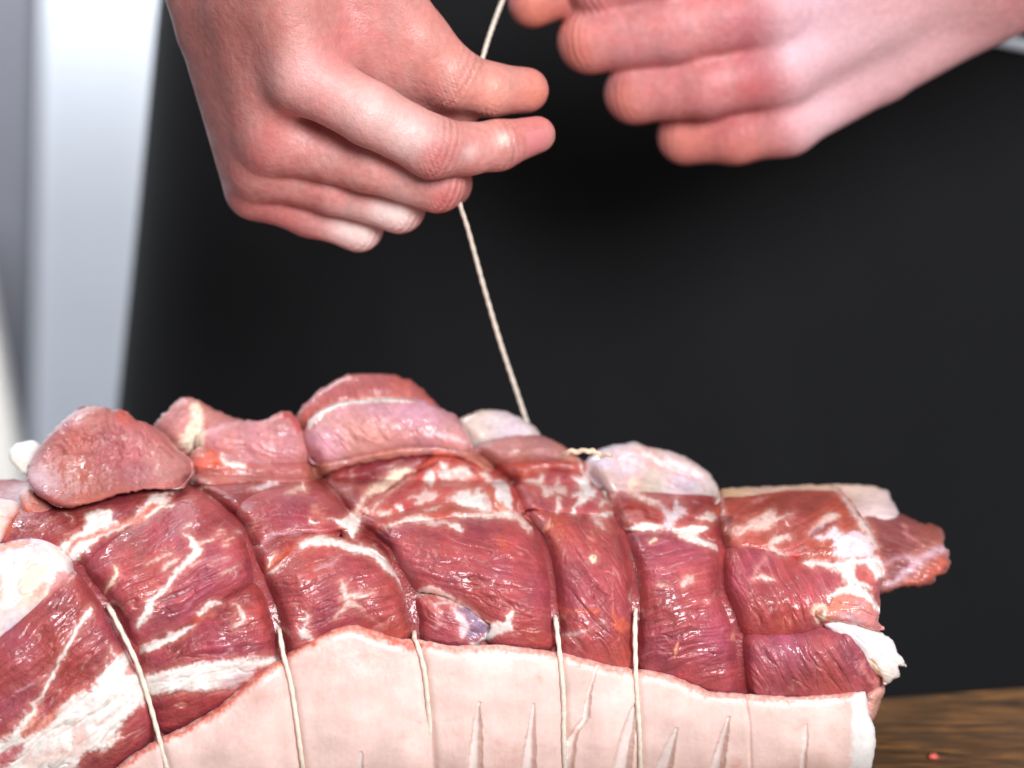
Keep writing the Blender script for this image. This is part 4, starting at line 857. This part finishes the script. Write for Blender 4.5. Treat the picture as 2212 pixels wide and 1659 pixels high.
def build_hand(groups, lo, hi, step):
    """groups: list of (chains, inner blend, blend with what came before); chain = [(x,y,z,r), ...] in metres"""
    nx, ny, nz = [int((hi[i]-lo[i])/step)+1 for i in range(3)]
    ax = [lo[i]+np.arange(n)*step for i, n in enumerate((nx, ny, nz))]
    out = None
    def cone(a, b):
        S = np.full((nx, ny, nz), .05, np.float32); pad = max(a[3], b[3])+.022
        sl = [slice(max(0, int((min(a[i], b[i])-pad-lo[i])/step)), max(0, min((nx, ny, nz)[i], int((max(a[i], b[i])+pad-lo[i])/step)+2))) for i in range(3)]
        X, Y, Zz = np.meshgrid(ax[0][sl[0]], ax[1][sl[1]], ax[2][sl[2]], indexing='ij')
        if X.size == 0: return S
        d = np.array(b[:3])-np.array(a[:3]); L2 = d@d+1e-12
        t = np.clip(((X-a[0])*d[0]+(Y-a[1])*d[1]+(Zz-a[2])*d[2])/L2, 0, 1)
        q = np.sqrt((X-a[0]-t*d[0])**2+(Y-a[1]-t*d[1])**2+(Zz-a[2]-t*d[2])**2)-(a[3]+(b[3]-a[3])*t)
        S[tuple(sl)] = q; return S
    def grp(chains, k1):
        g = None
        for ch in chains:
            f = None
            for a, b in zip(ch[:-1], ch[1:]):
                s = cone(a, b); f = s if f is None else smin(f, s, .003)
            g = f if g is None else smin(g, f, k1)
        return g
    palm, fing, thumb = groups
    for chains, k1, k0 in palm:
        g = grp(chains, k1); out = g if out is None else smin(out, g, k0)
    out = smin(smin(out, grp(*fing[:2]), fing[2]), smin(out, grp(*thumb[:2]), thumb[2]), .0008)
    return surface_nets(out, np.array(lo), step)
def J(vx, vy, Y, r):
    p = at(vx, vy, Y/1000); return (p[0], p[1], p[2], r/1000)

# person's right hand (left in view): back of the hand towards us, index and thumb pinching the twine
A = dict(
    index=[J(655, 165, 54, 12), J(800, 247, 50, 10.8), J(935, 318, 54, 10.6), J(1010, 322, 62, 8.8), J(1075, 314, 67, 8.6), J(1160, 291, 74, 6.6)],
    middle=[J(596, 300, 70, 11.5), J(790, 352, 66, 9.8), J(945, 398, 68, 9.6), J(965, 395, 84, 8.6), J(920, 375, 100, 8)],
    ring=[J(566, 360, 80, 11), J(720, 405, 77, 9.2), J(862, 447, 80, 9.0), J(870, 440, 96, 8), J(800, 410, 106, 7.5)],
    pinky=[J(556, 410, 91, 10.4), J(670, 458, 88, 8.8), J(775, 491, 90, 8.4), J(785, 480, 104, 7.5), J(720, 450, 112, 7)],
    thumb=[J(600, -190, 66, 15), J(810, -30, 73, 13.4), J(900, 92, 74, 12.0), J(982, 172, 75, 10.6), J(1060, 194, 79, 9.2), J(1136, 195, 84, 8.2)],
    mets=[[J(540, -300, 60, 13), J(600, -60, 54, 13), J(655, 160, 53, 12.2)], [J(500, -300, 66, 13), J(540, 0, 64, 13), J(596, 295, 69, 11.8)],
          [J(450, -300, 74, 13), J(505, 20, 75, 12.6), J(566, 355, 80, 11.2)], [J(365, -240, 82, 14), J(460, 60, 86, 12.6), J(552, 405, 91, 10.6)]],
    web=[[J(640, 0, 66, 13), J(760, 75, 70, 12), J(850, 150, 76, 9.5)], [J(820, 120, 80, 11), J(900, 205, 86, 10), J(985, 246, 88, 7.5)], [J(620, 240, 84, 12), J(560, 80, 90, 14), J(520, -100, 90, 15)], [J(740, 330, 100, 12), J(700, 250, 96, 12)]],
    arm=[J(445, -330, 76, 25), J(330, -640, 95, 32), J(150, -1000, 130, 38)])
B = dict(
    pinky=[J(1698, 268, 160, 12.3), J(1590, 292, 163, 11.2), J(1482, 294, 171, 10.8), J(1490, 275, 187, 9.2), J(1570, 262, 195, 8.6)],
    ring=[J(1690, 148, 152, 13.6), J(1530, 182, 154, 12.7), J(1374, 200, 163, 11.9), J(1390, 190, 181, 9.9), J(1480, 180, 189, 9.2)],
    middle=[J(1665, 20, 149, 14.0), J(1460, 60, 150, 13.1), J(1276, 88, 159, 12.3), J(1290, 80, 175, 10.4), J(1380, 70, 185, 9.9)],
    index=[J(1630, -95, 151, 13.9), J(1440, -66, 151, 12.9), J(1290, -40, 157, 12.0), J(1240, -20, 171, 10.4)],
    thumb=[J(1500, -150, 175, 15.2), J(1320, -70, 169, 11.4), J(1215, -22, 165, 10.2), J(1152, 6, 165, 9.8)],
    mets=[[J(1630, -98, 151, 13.3), J(1850, -140, 163, 14.1), J(2100, -230, 175, 14.1)], [J(1665, 15, 149, 13.4), J(1870, -50, 163, 14.1), J(2110, -170, 177, 14.1)],
          [J(1690, 144, 152, 13.0), J(1890, 40, 167, 14.1), J(2130, -90, 181, 14.1)], [J(1700, 264, 160, 11.9), J(1900, 150, 177, 13.1), J(2170, -10, 189, 15.2)]],
    web=[[J(1640, 150, 177, 15.2), J(1860, 20, 189, 16.3)], [J(1540, 120, 183, 13.1), J(1600, 240, 185, 10.8)]],
    arm=[J(2140, -120, 181, 26.1), J(2500, -300, 190, 33.7), J(2950, -560, 215, 41.3)])
def hand_groups(h, k1):
    return [(h['mets'], .012, .01), (h['web'], .01, .012), ([h['arm']], .01, .022)], ([h['index'], h['middle'], h['ring'], h['pinky']], k1, .0050), ([h['thumb']], .01, .009)
def hand_mesh(h, spots, base, k1=.0008):
    pts = np.array([p for k in h for c in (h[k] if isinstance(h[k][0], list) else [h[k]]) for p in c])
    # cap the grid: the forearm goes on as a tube further up
    lo = (pts[:, :3]-pts[:, 3:]).min(0)-.006; hi = (pts[:, :3]+pts[:, 3:]).max(0)+.006
    V, F = build_hand(hand_groups(h, k1), lo, hi, .0011)
    vx, vy = proj(V); xm, ym = V[:, 0]*1000, V[:, 2]*1000
    c = np.tile(lin(base), (len(V), 1))
    c *= (1+.13*fbm(xm/9, ym/9, 11, 3)+.09*fbm(xm/2.5, ym/2.5, 15, 3))[:, None]
    c[:, 1:] *= (1-.16*fbm(xm/7+5, ym/7, 31, 3))[:, None]
    for x, y, r, col, s in spots:
        k = (np.exp(-(((vx-x)**2+(vy-y)**2)/r**2))*s)[:, None]; c = c*(1-k)+lin(col)*k
    wr = np.zeros(len(V))
    for f in ('index', 'middle', 'ring', 'pinky', 'thumb'):
        for i in range(1, len(h[f])-1):
            p = np.array(h[f][i][:3]); t = np.array(h[f][i+1][:3])-np.array(h[f][i-1][:3]); t /= np.linalg.norm(t)
            q = V-p; s_ = q@t*1000; rad = np.linalg.norm(q-np.outer(q@t, t), axis=1)*1000
            amp = .6 if (f, i) in (('index', 2), ('index', 4), ('middle', 2), ('ring', 2), ('pinky', 2), ('thumb', 3)) else 0
            wr += amp*np.sin(s_*2*np.pi/2.7+.8*fbm(xm/3, ym/3, 3, 2))*np.exp(-(s_/5)**2)*(rad < 14)
    wr += .12*fbm(xm/2.2, ym/4.5, 51, 2)
    return V, F, c, wr
HL, HP, HR, HO, HSHADE = (246, 220, 212), (240, 204, 196), (198, 94, 94), (210, 120, 98), (176, 104, 96)  # pale tints paint highlights and blanching; the last paints shade on the hand's back
spotsA = [(640, 150, 60, (232, 176, 170), .7), (720, 190, 80, (226, 164, 158), .5), (880, 290, 60, HL, .5), (800, 235, 60, HP, .5), (770, 60, 70, HR, .35), (740, 100, 40, HR, .3),
          (950, 340, 34, HR, .55), (1088, 300, 14, (240, 214, 196), .8), (1015, 330, 20, HP, .5), (1150, 275, 45, HR, .5), (1160, 200, 40, HO, .8), (1060, 200, 60, (226, 156, 132), .5),
          (860, 465, 42, HL, .9), (820, 462, 30, HL, .7), (745, 505, 46, HL, .95), (790, 515, 30, HL, .8), (965, 430, 36, HR, .55), (600, 480, 50, HR, .45), (700, 530, 60, HR, .3),
          (590, 300, 40, HR, .4), (560, 350, 30, HR, .4), (430, 150, 120, HSHADE, .5), (480, 330, 80, HSHADE, .45), (520, 60, 120, (178, 104, 92), .5), (960, 100, 90, (214, 138, 122), .5)]
spotsB = [(1240, 120, 60, HO, .7), (1340, 230, 60, HO, .65), (1450, 320, 70, HO, .6), (1160, 30, 80, HO, .85), (1600, 340, 80, HO, .55), (1650, 180, 60, (190, 78, 82), .7), (1620, 60, 70, (176, 84, 94), .55), (1580, 270, 50, (176, 84, 88), .5),  # pale tints paint the brighter light on the back of the fist
          (1780, 240, 80, (230, 186, 190), .85), (1740, 100, 70, (228, 188, 196), .85), (1880, 100, 150, (216, 174, 178), .8), (2030, 60, 180, (212, 164, 164), .7), (1790, 300, 60, (228, 180, 182), .7), (1760, -20, 90, (224, 182, 190), .8),
          (1420, 120, 50, (222, 150, 150), .6), (1500, 210, 50, (206, 122, 122), .4), (1500, 300, 50, (216, 126, 112), .5)]
hA = hand_mesh(A, spotsA, (200, 132, 124)); hB = hand_mesh(B, spotsB, (206, 130, 128), .0035)
# forearms run on to elbows, upper arms and shoulders, all in one skin
def arm_tube(pts):
    Q = smooth_open(np.array(pts, float), 10); V, F = tube(Q[:, :3], Q[:, 3], 28); return V, F
eA = np.array(A['arm'][-1]); eB = np.array(B['arm'][-1])
a0 = np.array(A['arm'][1]); b0 = np.array(B['arm'][1])
tA = arm_tube([tuple(a0*.6+eA*.4-np.array([0, 0, 0, .002])), tuple(eA), (-.27, .26, .42, .044), (-.24, .40, .58, .050), (-.16, .48, .70, .060), (.05, .50, .68, .09)])
tB = arm_tube([tuple(b0*.6+eB*.4-np.array([0, 0, 0, .002])), tuple(eB), (.40, .28, .42, .044), (.39, .40, .58, .050), (.31, .48, .70, .060), (.07, .50, .68, .09)])
Vt, Ft = arm_tube([(.07, .50, .74, .05), (.07, .50, .66, .11), (.07, .50, .45, .12), (.07, .50, .1, .12), (.07, .50, -.3, .12)])
Vs, Fs, Cs, Ws, off = [], [], [], [], 0
for V, F, c, w_ in (hA, hB):
    Vs.append(V); Fs += [tuple(f) for f in (F+off)]; Cs.append(c); Ws.append(w_); off += len(V)
for V, F in (tA, tB, (Vt, Ft)):
    Vs.append(V); Fs += [tuple(i+off for i in dict.fromkeys(f)) for f in F]; Cs.append(np.tile(lin((200, 124, 116)), (len(V), 1))); Ws.append(np.zeros(len(V))); off += len(V)
Vs = np.concatenate(Vs); Cs = np.clip(np.concatenate(Cs), 0, 1); Ws = np.concatenate(Ws)
me = bpy.data.meshes.new('person'); me.from_pydata(Vs.tolist(), [], Fs); me.validate(); me.update()
import bmesh
bm = bmesh.new(); bm.from_mesh(me); bmesh.ops.smooth_vert(bm, verts=bm.verts[:len(hA[0])+len(hB[0])] if False else [v for v in bm.verts if v.index < len(hA[0])+len(hB[0])], factor=.5, use_axis_x=True, use_axis_y=True, use_axis_z=True)
bm.to_mesh(me); bm.free()
me.polygons.foreach_set('use_smooth', np.ones(len(me.polygons), bool))
a = me.attributes.new('Col', 'FLOAT_COLOR', 'POINT'); a.data.foreach_set('color', np.concatenate([Cs, np.ones((len(Cs), 1))], 1).astype(np.float32).ravel())
a = me.attributes.new('wr', 'FLOAT', 'POINT'); a.data.foreach_set('value', Ws.astype(np.float32))
me.materials.append(M_hand)
person = bpy.data.objects.new('person', me); C.objects.link(person)
tag(person, 'person in a black apron behind the table, both bare hands knotting twine above the meat', 'person')

# apron over the torso, soft vertical folds
def torso(name, mat, z0, z1, grow, parent):
    zs = np.linspace(z0, z1, 70); m = 160; V = []
    for z in zs:
        f = (z+.3)/1.0; cx = .085-.02*f; hw = .299-.037*np.clip((z-.01)/.225, -1, 1.5)+grow; hd = .15+grow
        ph = np.arange(m)*2*np.pi/m; c_, s_ = np.cos(ph), np.sin(ph)
        x = cx+hw*np.sign(c_)*np.abs(c_)**.8; y = .50+hd*np.sign(s_)*np.abs(s_)**.8
        n = .004*fbm(x*14+z*3, np.full(m, z)*2.2, 9, 3)
        V.append(np.stack([x, y-n, np.full(m, z)], 1))
    V = np.concatenate(V); F = [(i*m+k, i*m+(k+1) % m, (i+1)*m+(k+1) % m, (i+1)*m+k) for i in range(len(zs)-1) for k in range(m)]
    F += [tuple(range(m))[::-1], tuple(range((len(zs)-1)*m, len(zs)*m))]
    return mesh_any(name, V, F, mat, parent)
ap = torso('apron', M_apron, -.5, .62, 0.0, person); ap['label'] = 'plain black apron'
# white cord beside the wrist at the right edge
cd = [at(x, y, Y) for x, y, Y in ((2150, 85, .362), (2190, 93, .366), (2230, 100, .371), (2320, 108, .388), (2440, 112, .425))]
V, F = tube(smooth_open(np.array(cd), 12), .0030, 12); o = mesh_any('apron_tie', V, F, M_white_cord, person); o['label'] = 'white cord end'
# nail of the pinching index finger
def nail(p0, p1, r0, r1, dorsal, half, parent):
    p0, p1 = np.array(p0), np.array(p1); ax = p1-p0; Ln = np.linalg.norm(ax); ax /= Ln
    d = np.array(dorsal, float); d -= ax*(d@ax); d /= np.linalg.norm(d); e = np.cross(ax, d); V = []; n = 14
    for i in range(n):
        u = i/(n-1); hw = half*(1-.10*u)*(min(1, math.sqrt(max(0, 1-((.22-u)/.22)**2))) if u < .22 else 1)*(min(1, math.sqrt(max(0, 1-((u-.8)/.24)**2))) if u > .8 else 1)
        for k in range(n):
            th = hw*(2*k/(n-1)-1); rr = r0+(r1-r0)*u+.00035-.0009*(abs(2*k/(n-1)-1)**4)-.0006*(u < .06)
            V.append(p0+ax*Ln*u+rr*(math.cos(th)*d+math.sin(th)*e))
    F = [(i*n+k, i*n+k+1, (i+1)*n+k+1, (i+1)*n+k) for i in range(n-1) for k in range(n-1)]
    return mesh_any('fingernail', V, F, M_nail, parent)
M_nail = simple('fingernail', (206, 124, 124), .3, None, .05, 200)
nail(J(1096, 308, 69, 8)[:3], J(1168, 288, 75, 8)[:3], .0080, .0064, (.1, -1, -.15), 1.0, person)
